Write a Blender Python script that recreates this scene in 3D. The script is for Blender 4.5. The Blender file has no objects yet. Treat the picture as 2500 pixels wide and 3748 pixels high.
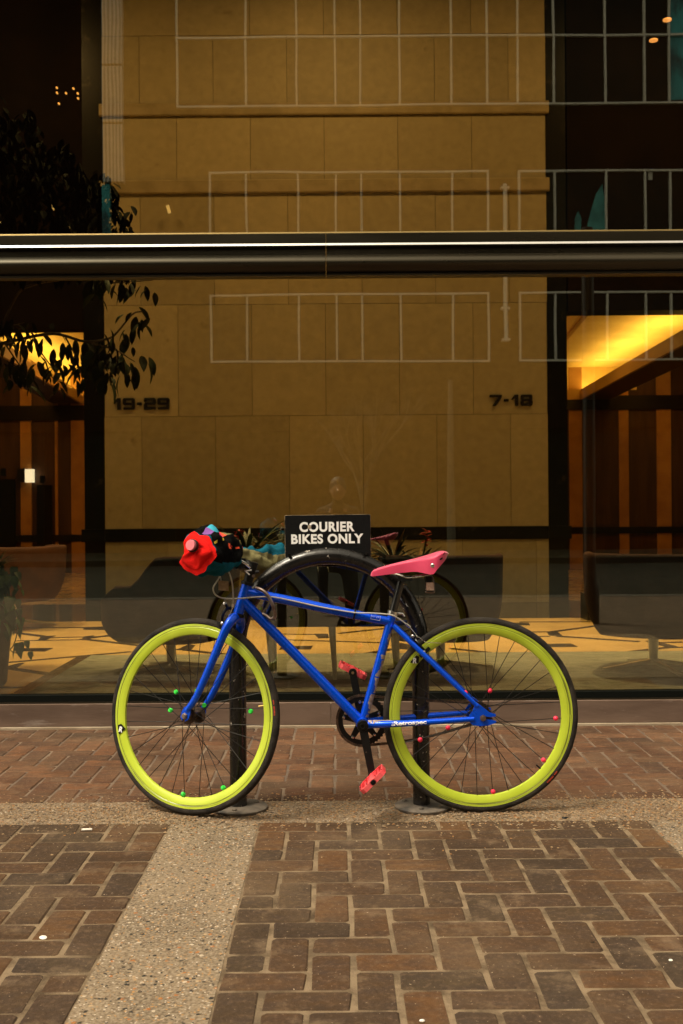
import bpy, math, random
from mathutils import Vector, Matrix, noise as mnoise
random.seed(7)
R = math.radians
PI = math.pi
sc = bpy.context.scene
C = sc.collection

# ------------------------------------------------------------------ camera
F, CX, CY, HC, ROLL = 4000.0, 1237.0, 1866.0, 1.06, R(0.42)
cam_d = bpy.data.cameras.new('camera'); cam = bpy.data.objects.new('camera', cam_d); C.objects.link(cam)
cam_d.sensor_fit = 'VERTICAL'; cam_d.sensor_height = 36.0; cam_d.lens = 36.0 * F / 3748.0
cam_d.shift_x = (1250 - CX) / 3748.0; cam_d.shift_y = -(1874 - CY) / 3748.0
cam_d.clip_start = 0.05; cam_d.clip_end = 2000
cam.matrix_world = Matrix.Translation((0, 0, HC)) @ Matrix.Rotation(R(90), 4, 'X') @ Matrix.Rotation(-ROLL, 4, 'Z')
cam_d.dof.use_dof = True; cam_d.dof.focus_distance = 3.8; cam_d.dof.aperture_fstop = 9.0
sc.camera = cam

# ------------------------------------------------------------------ world, sun, exposure
SUN_EL, SUN_AZ = R(60), R(236)      # veiled sun high along the street
wd = bpy.data.worlds.new('World'); sc.world = wd; wd.use_nodes = True
nt = wd.node_tree; nt.nodes.clear()
sky = nt.nodes.new('ShaderNodeTexSky'); sky.sky_type = 'NISHITA'; sky.sun_disc = False
sky.sun_elevation = SUN_EL; sky.sun_rotation = SUN_AZ; sky.air_density = 1.0; sky.dust_density = 6.0
hs = nt.nodes.new('ShaderNodeHueSaturation'); hs.inputs['Saturation'].default_value = 0.10
mx = nt.nodes.new('ShaderNodeMix'); mx.data_type = 'RGBA'; mx.blend_type = 'MULTIPLY'; mx.inputs[0].default_value = 1
mx.inputs[7].default_value = (1.0, 0.875, 0.66, 1)
bg = nt.nodes.new('ShaderNodeBackground'); bg.inputs['Strength'].default_value = 0.12
wo = nt.nodes.new('ShaderNodeOutputWorld')
nt.links.new(sky.outputs[0], hs.inputs['Color']); nt.links.new(hs.outputs[0], mx.inputs[6])
nt.links.new(mx.outputs[2], bg.inputs['Color']); nt.links.new(bg.outputs[0], wo.inputs['Surface'])
sun_d = bpy.data.lights.new('sun', 'SUN'); sun_d.energy = 1.0; sun_d.angle = R(16); sun_d.color = (1, 0.90, 0.74)
sun = bpy.data.objects.new('sun', sun_d); C.objects.link(sun); sun.location = (-6, -8, 20)
_v = Vector((math.sin(SUN_AZ) * math.cos(SUN_EL), math.cos(SUN_AZ) * math.cos(SUN_EL), math.sin(SUN_EL)))
sun.rotation_euler = _v.to_track_quat('Z', 'Y').to_euler()
sc.view_settings.view_transform = 'Standard'; sc.view_settings.look = 'None'
sc.view_settings.exposure = 1.14; sc.view_settings.gamma = 1.0; sc.view_settings.use_curve_mapping = False
cy = sc.cycles; cy.use_denoising = True; cy.max_bounces = 8; cy.diffuse_bounces = 4; cy.glossy_bounces = 4
cy.transparent_max_bounces = 16; cy.sample_clamp_indirect = 6; cy.caustics_reflective = False; cy.caustics_refractive = False

# ------------------------------------------------------------------ helpers
def ray(px, py):
    x, y = px - CX, py - CY
    a = x * math.cos(ROLL) - y * math.sin(ROLL); b = x * math.sin(ROLL) + y * math.cos(ROLL)
    return Vector((a / F, 1.0, -b / F))
O = Vector((0, 0, HC))
def W(px, py, Y): return O + ray(px, py) * Y
def on_plane(px, py, p, n):
    d = ray(px, py); return O + d * ((p - O).dot(n) / d.dot(n))
def catmull(pts, n=6, closed=False):
    P = [Vector(p) for p in pts]; out = []; N = len(P)
    rng = range(N) if closed else range(N - 1)
    for i in rng:
        p0 = P[(i - 1) % N] if closed or i > 0 else P[0] * 2 - P[1]
        p1, p2 = P[i], P[(i + 1) % N]
        p3 = P[(i + 2) % N] if closed or i + 2 < N else p2 * 2 - p1
        for k in range(n):
            t = k / n
            out.append(0.5 * ((2 * p1) + (p2 - p0) * t + (2 * p0 - 5 * p1 + 4 * p2 - p3) * t * t + (3 * p1 - p0 - 3 * p2 + p3) * t ** 3))
    if not closed: out.append(P[-1].copy())
    return out
def frame_of(d):
    d = d.normalized(); u = Vector((0, 0, 1)) if abs(d.z) < 0.9 else Vector((1, 0, 0))
    x = u.cross(d).normalized(); return x, d.cross(x).normalized()

class MB:
    def __init__(s): s.v = []; s.f = []; s.mi = []
    def add(s, vs, fs, mi=0):
        o = len(s.v); s.v += [Vector(p) for p in vs]
        for f in fs: s.f.append([i + o for i in f]); s.mi.append(mi)
        return s
    def box(s, lo, hi, mi=0, M=None):
        x0, y0, z0 = lo; x1, y1, z1 = hi
        vs = [Vector(p) for p in ((x0,y0,z0),(x1,y0,z0),(x1,y1,z0),(x0,y1,z0),(x0,y0,z1),(x1,y0,z1),(x1,y1,z1),(x0,y1,z1))]
        if M: vs = [M @ v for v in vs]
        return s.add(vs, [(0,3,2,1),(4,5,6,7),(0,1,5,4),(1,2,6,5),(2,3,7,6),(3,0,4,7)], mi)
    def cbox(s, c, size, mi=0, M=None):
        h = Vector(size) / 2; c = Vector(c)
        return s.box(c - h, c + h, mi, M)
    def bar(s, a, b, w, h, up=None, mi=0, w2=None, h2=None):
        a, b = Vector(a), Vector(b); d = b - a
        x, y = frame_of(d)
        if up is not None:
            y = Vector(up); y = (y - d.normalized() * y.dot(d.normalized())).normalized(); x = y.cross(d).normalized()
        w2 = w if w2 is None else w2; h2 = h if h2 is None else h2
        vs = []
        for p, ww, hh in ((a, w, h), (b, w2, h2)):
            for sx, sy in ((-1,-1),(1,-1),(1,1),(-1,1)): vs.append(p + x * sx * ww / 2 + y * sy * hh / 2)
        return s.add(vs, [(3,2,1,0),(4,5,6,7),(0,1,5,4),(1,2,6,5),(2,3,7,6),(3,0,4,7)], mi)
    def tube(s, pts, r, seg=12, cap=True, mi=0, flat=1.0, up=None, closed=False):
        P = [Vector(p) for p in pts]; n = len(P)
        rr = r if isinstance(r, (list, tuple)) else [r] * n
        if len(rr) != n: rr = [rr[0] + (rr[-1] - rr[0]) * i / (n - 1) for i in range(n)] if len(rr) == 2 else [rr[min(len(rr) - 1, int(i * len(rr) / n))] for i in range(n)]
        tg = []
        for i in range(n):
            if closed: tg.append((P[(i + 1) % n] - P[i - 1]).normalized())
            else: tg.append((P[min(i + 1, n - 1)] - P[max(i - 1, 0)]).normalized())
        x, y = frame_of(tg[0])
        if up is not None:
            y = Vector(up); y = (y - tg[0] * y.dot(tg[0])).normalized(); x = y.cross(tg[0]).normalized()
        vs = []
        for i in range(n):
            x = (x - tg[i] * x.dot(tg[i])).normalized(); y = tg[i].cross(x).normalized()
            for k in range(seg):
                a = 2 * PI * k / seg
                vs.append(P[i] + x * math.cos(a) * rr[i] * flat + y * math.sin(a) * rr[i])
        fs = []
        m = n if closed else n - 1
        for i in range(m):
            for k in range(seg):
                j = (i + 1) % n
                fs.append((i * seg + k, i * seg + (k + 1) % seg, j * seg + (k + 1) % seg, j * seg + k))
        if cap and not closed: fs += [tuple(range(seg - 1, -1, -1)), tuple((n - 1) * seg + k for k in range(seg))]
        return s.add(vs, fs, mi)
    def lathe(s, prof, o=(0,0,0), d=(0,0,1), seg=24, mi=0, closed=False, a0=0, a1=2 * PI):
        o = Vector(o); d = Vector(d).normalized(); x, y = frame_of(d)
        full = abs(a1 - a0 - 2 * PI) < 1e-6; ns = seg if full else seg + 1
        vs = []
        for r, h in prof:
            for k in range(ns):
                a = a0 + (a1 - a0) * k / seg
                vs.append(o + d * h + (x * math.cos(a) + y * math.sin(a)) * r)
        fs = []; m = len(prof)
        for i in range(m if closed else m - 1):
            j = (i + 1) % m
            for k in range(seg):
                k2 = (k + 1) % ns
                fs.append((i * ns + k, i * ns + k2, j * ns + k2, j * ns + k))
        return s.add(vs, fs, mi)
    def prism(s, poly, ax, ay, o, th, mi=0):
        ax, ay, o = Vector(ax), Vector(ay), Vector(o); n = ax.cross(ay).normalized(); m = len(poly)
        vs = [o + ax * p[0] + ay * p[1] - n * th / 2 for p in poly] + [o + ax * p[0] + ay * p[1] + n * th / 2 for p in poly]
        fs = [tuple(range(m - 1, -1, -1)), tuple(range(m, 2 * m))] + [(i, (i + 1) % m, m + (i + 1) % m, m + i) for i in range(m)]
        return s.add(vs, fs, mi)
    def sphere(s, c, r, u=12, v=8, mi=0, sq=(1,1,1), M=None):
        c = Vector(c); vs = []; fs = []
        for i in range(1, v):
            for k in range(u):
                t = PI * i / v; a = 2 * PI * k / u
                p = Vector((math.sin(t) * math.cos(a) * sq[0], math.sin(t) * math.sin(a) * sq[1], math.cos(t) * sq[2])) * r
                vs.append(c + (M @ p if M else p))
        n = len(vs); p = Vector((0, 0, r * sq[2])); vs += [c + (M @ p if M else p), c - (M @ p if M else p)]
        for i in range(v - 2):
            for k in range(u): fs.append((i * u + k, (i + 1) * u + k, (i + 1) * u + (k + 1) % u, i * u + (k + 1) % u))
        for k in range(u):
            fs.append((n, k, (k + 1) % u)); fs.append((n + 1, (v - 2) * u + (k + 1) % u, (v - 2) * u + k))
        return s.add(vs, fs, mi)
    def mesh(s, name, mats, smooth=True, angle=38, off=Vector((0,0,0))):
        me = bpy.data.meshes.new(name)
        me.from_pydata([tuple(p - off) for p in s.v], [], s.f)
        for m in (mats if isinstance(mats, (list, tuple)) else [mats]): me.materials.append(m)
        me.polygons.foreach_set('material_index', s.mi)
        me.update()
        if smooth:
            me.polygons.foreach_set('use_smooth', [True] * len(me.polygons))
            me.set_sharp_from_angle(angle=R(angle))
        return me
    def build(s, name, mats, parent=None, smooth=True, angle=38):
        off = worg(parent)
        o = bpy.data.objects.new(name, s.mesh(name, mats, smooth, angle, off)); C.objects.link(o)
        if parent: o.parent = parent
        return o
def worg(o):
    v = Vector((0, 0, 0))
    while o is not None: v = v + Vector(o.location); o = o.parent
    return v
def tag(o, label=None, cat=None, group=None, kind=None):
    if label: o['label'] = label
    if cat: o['category'] = cat
    if group: o['group'] = group
    if kind: o['kind'] = kind
    return o
def thing(name, loc, label, cat, group=None):
    e = bpy.data.objects.new(name, None); C.objects.link(e); e.location = loc; e.empty_display_size = .05
    return tag(e, label, cat, group)
def inst(src, name, parent=None, loc=(0,0,0), rot=(0,0,0), scale=(1,1,1)):
    o = bpy.data.objects.new(name, src); C.objects.link(o); o.location = loc; o.rotation_euler = rot; o.scale = scale
    if parent: o.parent = parent
    return o

# ------------------------------------------------------------------ materials
def S(c):
    """sRGB 0-255 -> linear"""
    return tuple(((x / 255) / 12.92 if x / 255 <= .04045 else ((x / 255 + .055) / 1.055) ** 2.4) for x in c)
def mat(name, col, rough=.5, metal=0.0, col2=None, nscale=8, ndetail=6, nfac=(.4, .6), bump=0.0, bscale=60, emit=None, es=1.0, coat=0.0, spec=.5, stretch=(1,1,1), rvar=0.0, rand=0.0, col3=None, c3scale=40, c3=(.62, .68), alpha=None, sheen=0.0):
    m = bpy.data.materials.new(name); m.use_nodes = True; t = m.node_tree; N = t.nodes; L = t.links
    b = N['Principled BSDF']
    b.inputs['Base Color'].default_value = (*col, 1); b.inputs['Roughness'].default_value = rough; b.inputs['Metallic'].default_value = metal
    b.inputs['Specular IOR Level'].default_value = spec
    if coat: b.inputs['Coat Weight'].default_value = coat; b.inputs['Coat Roughness'].default_value = .05; b.inputs['Coat IOR'].default_value = 1.5 + .5 * (coat > .8)
    if sheen: b.inputs['Sheen Weight'].default_value = sheen; b.inputs['Sheen Roughness'].default_value = .5
    tc = N.new('ShaderNodeTexCoord'); mp = N.new('ShaderNodeMapping'); mp.inputs['Scale'].default_value = stretch
    L.new(tc.outputs['Object'], mp.inputs['Vector']); vec = mp.outputs[0]
    oi = None
    if rand:
        oi = N.new('ShaderNodeObjectInfo'); ad = N.new('ShaderNodeVectorMath'); ad.operation = 'ADD'
        sc_ = N.new('ShaderNodeVectorMath'); sc_.operation = 'SCALE'; sc_.inputs['Scale'].default_value = 37.0
        cb = N.new('ShaderNodeCombineXYZ')
        for k in range(3): L.new(oi.outputs['Random'], cb.inputs[k])
        L.new(cb.outputs[0], sc_.inputs[0]); L.new(vec, ad.inputs[0]); L.new(sc_.outputs[0], ad.inputs[1]); vec = ad.outputs[0]
    csock = None
    def noise(scale, detail=ndetail, dist=0.0):
        n = N.new('ShaderNodeTexNoise'); n.inputs['Scale'].default_value = scale; n.inputs['Detail'].default_value = detail
        n.inputs['Roughness'].default_value = .6; n.inputs['Distortion'].default_value = dist; L.new(vec, n.inputs['Vector']); return n
    def ramp(src, a, b_):
        r = N.new('ShaderNodeMapRange'); r.inputs['From Min'].default_value = a; r.inputs['From Max'].default_value = b_; L.new(src, r.inputs['Value']); return r.outputs[0]
    def mixc(fac, A, B):
        x = N.new('ShaderNodeMix'); x.data_type = 'RGBA'; L.new(fac, x.inputs[0])
        for s_, i in ((A, 6), (B, 7)):
            if isinstance(s_, tuple): x.inputs[i].default_value = (*s_, 1)
            else: L.new(s_, x.inputs[i])
        return x.outputs[2]
    if col2 is not None:
        n = noise(nscale); csock = mixc(ramp(n.outputs[0], *nfac), col, col2)
    if col3 is not None:
        n3 = noise(c3scale, 8); csock = mixc(ramp(n3.outputs[0], *c3), csock if csock else col, col3)
    if rand:
        hv = N.new('ShaderNodeHueSaturation')
        mr = N.new('ShaderNodeMapRange'); L.new(oi.outputs['Random'], mr.inputs['Value'])
        mr.inputs['To Min'].default_value = 1 - rand; mr.inputs['To Max'].default_value = 1 + rand
        L.new(mr.outputs[0], hv.inputs['Value'])
        if csock: L.new(csock, hv.inputs['Color'])
        else: hv.inputs['Color'].default_value = (*col, 1)
        csock = hv.outputs[0]
    if csock: L.new(csock, b.inputs['Base Color'])
    if rvar:
        n = noise(nscale * 2.3); r = N.new('ShaderNodeMapRange'); L.new(n.outputs[0], r.inputs['Value'])
        r.inputs['From Min'].default_value = .3; r.inputs['From Max'].default_value = .7
        r.inputs['To Min'].default_value = max(0.02, rough - rvar); r.inputs['To Max'].default_value = min(1, rough + rvar); L.new(r.outputs[0], b.inputs['Roughness'])
    if bump:
        n = noise(bscale, 5); bp = N.new('ShaderNodeBump'); bp.inputs['Strength'].default_value = bump; bp.inputs['Distance'].default_value = .01
        L.new(n.outputs[0], bp.inputs['Height']); L.new(bp.outputs[0], b.inputs['Normal'])
    if emit is not None:
        b.inputs['Emission Color'].default_value = (*emit, 1); b.inputs['Emission Strength'].default_value = es
    m['_vec'] = 0
    return m
# ------------------------------------------------------------------ shared materials
M_mortar = mat('mortar', (.215, .158, .10), .95, spec=.1, col2=(.075, .052, .032), nscale=11, nfac=(.42, .66), bump=.5, bscale=160, col3=(.12, .09, .06), c3scale=3, c3=(.52, .7))
M_pave = mat('outer_paving', (.10, .065, .04), .9, col2=(.07, .048, .03), nscale=5, bump=.3)
M_stone = mat('limestone', (.40, .325, .18), .6, col2=(.30, .24, .13), nscale=13, ndetail=14, nfac=(.25, .8), rand=.13, col3=(.17, .11, .05), c3scale=3.5, c3=(.66, .80), bump=.08, bscale=90)
M_mould = mat('limestone_moulding', (.34, .265, .145), .6, col2=(.26, .20, .10), nscale=4, bump=.05)
M_marble = mat('black_marble', (.004, .0035, .0025), .3, spec=.3, col3=(.045, .035, .025), c3scale=7, c3=(.6, .72))
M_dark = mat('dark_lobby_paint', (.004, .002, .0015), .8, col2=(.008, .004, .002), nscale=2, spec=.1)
M_bronze = mat('dark_bronze', (.035, .028, .018), .32, metal=.6, col2=(.05, .04, .022), nscale=3, stretch=(.15, 1, 1), rvar=.1)
M_steel = mat('polished_steel', (.72, .70, .66), .2, metal=1.0, rvar=.08, nscale=30)
M_blk = mat('black_plastic', (.005, .005, .005), .4, spec=.25, bump=.05)
M_rubber_seal = mat('black_seal', (.003, .004, .003), .7, spec=.1)

def glass_mat(name, refl, tint):
    m = bpy.data.materials.new(name); m.use_nodes = True; t = m.node_tree; N = t.nodes; L = t.links; N.clear()
    tc = N.new('ShaderNodeTexCoord'); wn = N.new('ShaderNodeTexNoise'); wn.inputs['Scale'].default_value = 1.6; wn.inputs['Detail'].default_value = 1.0; wb = N.new('ShaderNodeBump'); wb.inputs['Strength'].default_value = 1.0; wb.inputs['Distance'].default_value = .0003
    L.new(tc.outputs['Object'], wn.inputs['Vector']); L.new(wn.outputs[0], wb.inputs['Height'])
    o = N.new('ShaderNodeOutputMaterial'); tr = N.new('ShaderNodeBsdfTransparent'); tr.inputs[0].default_value = (*tint, 1)
    g = N.new('ShaderNodeBsdfGlossy'); g.inputs['Roughness'].default_value = 0.004; g.inputs['Color'].default_value = (.96, 1.0, .92, 1)
    L.new(wb.outputs[0], g.inputs['Normal']); lw = N.new('ShaderNodeFresnel'); lw.inputs['IOR'].default_value = 1.5
    ad = N.new('ShaderNodeMath'); ad.operation = 'ADD'; ad.inputs[1].default_value = refl; ad.use_clamp = True
    mxx = N.new('ShaderNodeMixShader')
    L.new(lw.outputs[0], ad.inputs[0]); L.new(ad.outputs[0], mxx.inputs[0]); L.new(tr.outputs[0], mxx.inputs[1]); L.new(g.outputs[0], mxx.inputs[2]); L.new(mxx.outputs[0], o.inputs[0])
    return m
M_glass = glass_mat('storefront_glass', .082, (.89, .89, .80))

# paving: brick material, colour per brick from Object Info
def brick_mat(name, cols, dust):
    m = mat(name, cols[0], .9, rand=0.0, bump=.45, bscale=75, spec=.15)
    t = m.node_tree; N = t.nodes; L = t.links; b = N['Principled BSDF']
    oi = N.new('ShaderNodeObjectInfo'); cr = N.new('ShaderNodeValToRGB'); cr.color_ramp.interpolation = 'LINEAR'
    e = cr.color_ramp.elements; e[0].position = 0; e[0].color = (*cols[0], 1); e[1].position = 1; e[1].color = (*cols[-1], 1)
    for i in range(1, len(cols) - 1):
        q = e.new(i / (len(cols) - 1)); q.color = (*cols[i], 1)
    L.new(oi.outputs['Random'], cr.inputs[0])
    tc = N.new('ShaderNodeTexCoord'); ge = N.new('ShaderNodeNewGeometry')
    def nz(scale, det, st=(1, 1, 1)):
        mp = N.new('ShaderNodeMapping'); mp.inputs['Scale'].default_value = st
        n = N.new('ShaderNodeTexNoise'); n.inputs['Scale'].default_value = scale; n.inputs['Detail'].default_value = det; n.inputs['Roughness'].default_value = .65
        L.new(ge.outputs['Position'], mp.inputs[0]); L.new(mp.outputs[0], n.inputs['Vector']); return n.outputs[0]
    def mr(s, a, b_, c=0, d=1):
        r = N.new('ShaderNodeMapRange'); r.inputs[1].default_value = a; r.inputs[2].default_value = b_; r.inputs[3].default_value = c; r.inputs[4].default_value = d; L.new(s, r.inputs[0]); return r.outputs[0]
    def mixc(f, A, B, mode='MIX'):
        x = N.new('ShaderNodeMix'); x.data_type = 'RGBA'; x.blend_type = mode; L.new(f, x.inputs[0])
        for s_, i in ((A, 6), (B, 7)):
            if isinstance(s_, tuple): x.inputs[i].default_value = (*s_, 1)
            else: L.new(s_, x.inputs[i])
        return x.outputs[2]
    c = cr.outputs[0]
    c = mixc(mr(nz(14, 8, (1, 2, 1)), .35, .72, 0, .75), c, (.045, .032, .026))       # mottling
    c = mixc(mr(nz(60, 6), .5, .8, 0, .38), c, (.24, .15, .09))                    # light grains
    c = mixc(mr(nz(2.2, 5), .48, .75, 0, dust), c, (.20, .135, .08))                # dust patches
    c = mixc(mr(nz(1.7, 6), .50, .66, 0, .62), c, (.030, .020, .013))              # soaked-in dirt
    c = mixc(mr(nz(7, 7), .56, .70, 0, .5), c, (.21, .145, .09))                   # lime bloom
    c = mixc(mr(nz(120, 2), .70, .74, 0, .8), c, (.42, .33, .24))                  # specks
    c = mixc(mr(nz(95, 2), .30, .26, 0, .8), c, (.02, .016, .012))                 # pits
    L.new(c, b.inputs['Base Color'])
    return m
BC1 = [(.082, .043, .020), (.046, .031, .019), (.105, .050, .019), (.055, .037, .021), (.074, .038, .017), (.040, .028, .018), (.118, .058, .022), (.064, .037, .020)]
BC2 = [(.135, .060, .028), (.100, .048, .026), (.165, .074, .034), (.082, .046, .028), (.125, .060, .030), (.180, .088, .044), (.105, .052, .027)]
M_brick = brick_mat('brick_front', BC1, .35)
M_brick2 = brick_mat('brick_back', BC2, .45)
def brick_mesh(name, lx, ly, m, seed):
    rnd = random.Random(seed); b = MB(); g = .006; hx, hy = lx / 2 - g / 2, ly / 2 - g / 2; ch = .0045
    top = []; mid = []; bot = []
    for sx, sy in ((-1,-1),(1,-1),(1,1),(-1,1)):
        jx, jy = rnd.uniform(-.0034, .0016), rnd.uniform(-.0034, .0016)
        c = rnd.uniform(.001, .010)
        X, Y = sx * (hx + jx), sy * (hy + jy)
        # rounded corner: two points
        pts = [(X, Y - sy * c), (X - sx * c, Y)]
        if sx * sy < 0: pts.reverse()
        # keep ccw order
        for (x, y) in (pts if (sx, sy) in ((-1, -1), (1, 1), (1, -1), (-1, 1)) else pts):
            mid.append((x, y, -.004)); bot.append((x, y, -.05)); top.append((x - math.copysign(ch, x), y - math.copysign(ch, y), rnd.uniform(-.0006, .0006)))
    n = 8
    b.add(top + mid + bot, [tuple(range(n))] + [(n + i, n + (i + 1) % n, (i + 1) % n, i) for i in range(n)] + [(2 * n + i, 2 * n + (i + 1) % n, n + (i + 1) % n, n + i) for i in range(n)])
    return b.mesh(name, m, True, 30)
def lay_bricks(parent, x0, y0, nx, ny, u, ux, m, phase, sign, key):
    """90 degree herringbone; x0,y0 = corner, columns run sign*x, rows run towards the viewer"""
    full = [brick_mesh('brick_full', 2 * u, u, m, key + k) for k in range(6)]
    half = [brick_mesh('brick_half', u, u, m, key + 50 + k) for k in range(3)]
    org = worg(parent)
    def cell(i, j): return 0 <= i < nx and 0 <= j < ny
    for j in range(-1, ny + 1):
        for i in range(-1, nx + 1):
            d = ((i if sign > 0 else -1 - i) - j + phase) % 4
            if d == 0: a, c_, hor = (i, j), (i + (1 if sign > 0 else -1), j), True
            elif d == 3: a, c_, hor = (i, j), (i, j + 1), False
            else: continue
            cells = [q for q in (a, c_) if cell(*q)]
            if not cells: continue
            cx = sum(x0 + sign * (q[0] + .5) * ux for q in cells) / len(cells); cyy = sum(y0 - (q[1] + .5) * u for q in cells) / len(cells)
            if len(cells) == 2: me = random.choice(full); rz = (0 if hor else PI / 2) + random.choice((0, PI))
            else: me = random.choice(half); rz = random.choice((0, PI / 2, PI))
            inst(me, 'brick', parent, Vector((cx, cyy, random.uniform(-.0012, .0016))) - org, (random.uniform(-.006, .006), random.uniform(-.006, .006), rz + random.uniform(-.008, .008)))

def conc_mat(name, base, base2, pebs, psc):
    m = mat(name, base, .9, bump=0, spec=.2); t = m.node_tree; N = t.nodes; L = t.links; b = N['Principled BSDF']
    ge = N.new('ShaderNodeNewGeometry')
    def vor(scale, st):
        mp = N.new('ShaderNodeMapping'); mp.inputs['Scale'].default_value = st; v = N.new('ShaderNodeTexVoronoi'); v.inputs['Scale'].default_value = scale
        ns = N.new('ShaderNodeTexNoise'); ns.inputs['Scale'].default_value = 60; mxv = N.new('ShaderNodeMix'); mxv.data_type = 'VECTOR'; mxv.inputs[0].default_value = .012
        L.new(ge.outputs['Position'], mp.inputs[0]); L.new(mp.outputs[0], ns.inputs['Vector']); L.new(mp.outputs[0], mxv.inputs[4]); L.new(ns.outputs['Color'], mxv.inputs[5]); L.new(mxv.outputs[1], v.inputs['Vector']); return v
    def nz(s, d=5):
        n = N.new('ShaderNodeTexNoise'); n.inputs['Scale'].default_value = s; n.inputs['Detail'].default_value = d; L.new(ge.outputs['Position'], n.inputs['Vector']); return n.outputs[0]
    def mr(s, a, b_, c=0, d=1):
        r = N.new('ShaderNodeMapRange'); r.inputs[1].default_value = a; r.inputs[2].default_value = b_; r.inputs[3].default_value = c; r.inputs[4].default_value = d; L.new(s, r.inputs[0]); return r.outputs[0]
    def mixc(f, A, B):
        x = N.new('ShaderNodeMix'); x.data_type = 'RGBA'
        if isinstance(f, float): x.inputs[0].default_value = f
        else: L.new(f, x.inputs[0])
        for s_, i in ((A, 6), (B, 7)):
            if isinstance(s_, tuple): x.inputs[i].default_value = (*s_, 1)
            else: L.new(s_, x.inputs[i])
        return x.outputs[2]
    c = mixc(mr(nz(3.5), .35, .65), base, base2)
    c = mixc(mr(nz(1.9, 7), .48, .66, 0, .55), c, (.07, .048, .028))
    c = mixc(mr(nz(130, 3), .35, .7, 0, .55), c, (.40, .33, .24))
    c = mixc(mr(nz(75, 5), .5, .68, 0, .6), c, (.09, .06, .035))
    hsum = None
    for k, (scale, cols, thr, frac) in enumerate(pebs):
        v = vor(scale, (1 + .07 * k, 1.0 + .1 * k, 1))
        sp = N.new('ShaderNodeSeparateColor'); L.new(v.outputs['Color'], sp.inputs[0])
        cr = N.new('ShaderNodeValToRGB'); cr.color_ramp.interpolation = 'CONSTANT'; e = cr.color_ramp.elements
        e[0].color = (*cols[0], 1); e[0].position = 0; e[1].color = (*cols[-1], 1); e[1].position = 1 - 1 / len(cols)
        for i in range(1, len(cols) - 1): q = e.new(i / len(cols)); q.color = (*cols[i], 1)
        L.new(sp.outputs[0], cr.inputs[0])
        inside = mr(v.outputs['Distance'], thr, thr * .72)
        pick = mr(sp.outputs[1], frac, frac - .02)
        mu = N.new('ShaderNodeMath'); mu.operation = 'MULTIPLY'; L.new(inside, mu.inputs[0]); L.new(pick, mu.inputs[1])
        c = mixc(mu.outputs[0], c, cr.outputs[0])
        if k == 0: hsum = mu.outputs[0]
    L.new(c, b.inputs['Base Color'])
    ad = N.new('ShaderNodeMath'); ad.operation = 'ADD'; L.new(nz(110, 4), ad.inputs[0]); L.new(hsum, ad.inputs[1])
    bp = N.new('ShaderNodeBump'); bp.inputs['Strength'].default_value = .5; bp.inputs['Distance'].default_value = .003; L.new(ad.outputs[0], bp.inputs['Height']); L.new(bp.outputs[0], b.inputs['Normal'])
    return m
PEB = [(62, [(.03, .025, .02), (.30, .12, .04), (.05, .04, .03), (.35, .25, .15), (.25, .17, .10), (.02, .02, .018), (.42, .34, .25)], .36, .50),
       (120, [(.14, .10, .07), (.38, .20, .07), (.45, .38, .30), (.05, .04, .035), (.22, .15, .09)], .38, .7)]
M_conc = conc_mat('exposed_aggregate', (.19, .138, .086), (.105, .075, .046), PEB, 1)
M_conc2 = conc_mat('worn_aggregate', (.20, .135, .078), (.12, .078, .045), PEB, 1)

# ------------------------------------------------------------------ ground, road, pavement
def struct(name, b, m, parent=None, smooth=False):
    o = b.build(name, m, parent, smooth)
    if not parent: o['kind'] = 'structure'
    return o
M_asph = mat('asphalt', (.019, .020, .016), .9, col2=(.028, .028, .023), nscale=4, bump=.4, bscale=120, spec=.08)
struct('ground', MB().box((-300, -300, -.6), (300, 300, -.2)), mat('bare_ground', (.12, .10, .08), .95, col2=(.08, .07, .05), nscale=2))
struct('road', MB().box((-60, -12.8, -.2), (60, -2.6, -.13)), M_asph)
struct('kerb', MB().box((-60, -2.6, -.2), (60, -2.3, 0.0)), mat('granite_kerb', (.10, .09, .08), .8, spec=.1, col2=(.07, .065, .055), bump=.2))
struct('far_pavement', MB().box((-60, -17.3, -.2), (60, -12.8, 0.0)), mat('pale_paving', (.035, .036, .027), .85, spec=.1, col2=(.025, .026, .019), bump=.2))
XL0, XL1, XR0, XR1 = -.573, -.277, 1.04, 1.34
YC0, YC1, YG = 3.71, 3.985, 5.335
pv = MB()
pv.box((-20, -2.3, -.15), (20, YG, -.022))
struct('pavement', pv, M_pave)
struct('pavement', MB().box((-20, -2.3, -.022), (-2.0, YG, -.004)).box((2.6, -2.3, -.022), (20, YG, -.004)).box((-2.0, -2.3, -.022), (2.6, 1.6, -.004)), M_pave)
pa = struct('front_right_brick_paving', MB().box((XL1, 1.6, -.022), (XR0, YC0, -.0022)), M_mortar)
lay_bricks(pa, XL1, YC0, 13, 21, .1, (XR0 - XL1) / 13.0, M_brick, 0, 1, 100)
pb = struct('front_left_brick_paving', MB().box((-2.0, 1.6, -.022), (XL0, YC0, -.0022)), M_mortar)
lay_bricks(pb, XL0, YC0, 9, 21, .1, .1, M_brick, 1, -1, 200)
pc = struct('rear_brick_paving', MB().box((-2.0, YC1, -.022), (2.6, YG, -.0035)), mat('dirty_mortar', (.17, .12, .08), .95, col2=(.10, .07, .05), nscale=6, bump=.4, bscale=120))
lay_bricks(pc, -1.95, YC1 + 14 * .0965, 40, 14, .0965, .0965, M_brick2, 2, 1, 300)
cs = MB()
cs.box((XL0, 1.6, -.022), (XL1, YC0, -.0008))
struct('concrete_strip', cs, M_conc)
struct('concrete_strip', MB().box((XR0, 1.6, -.022), (XR1, YC0, -.0008)), M_conc)
struct('concrete_band', MB().box((-2.0, YC0, -.022), (2.6, YC1, -.0008)), M_conc2)
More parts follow.
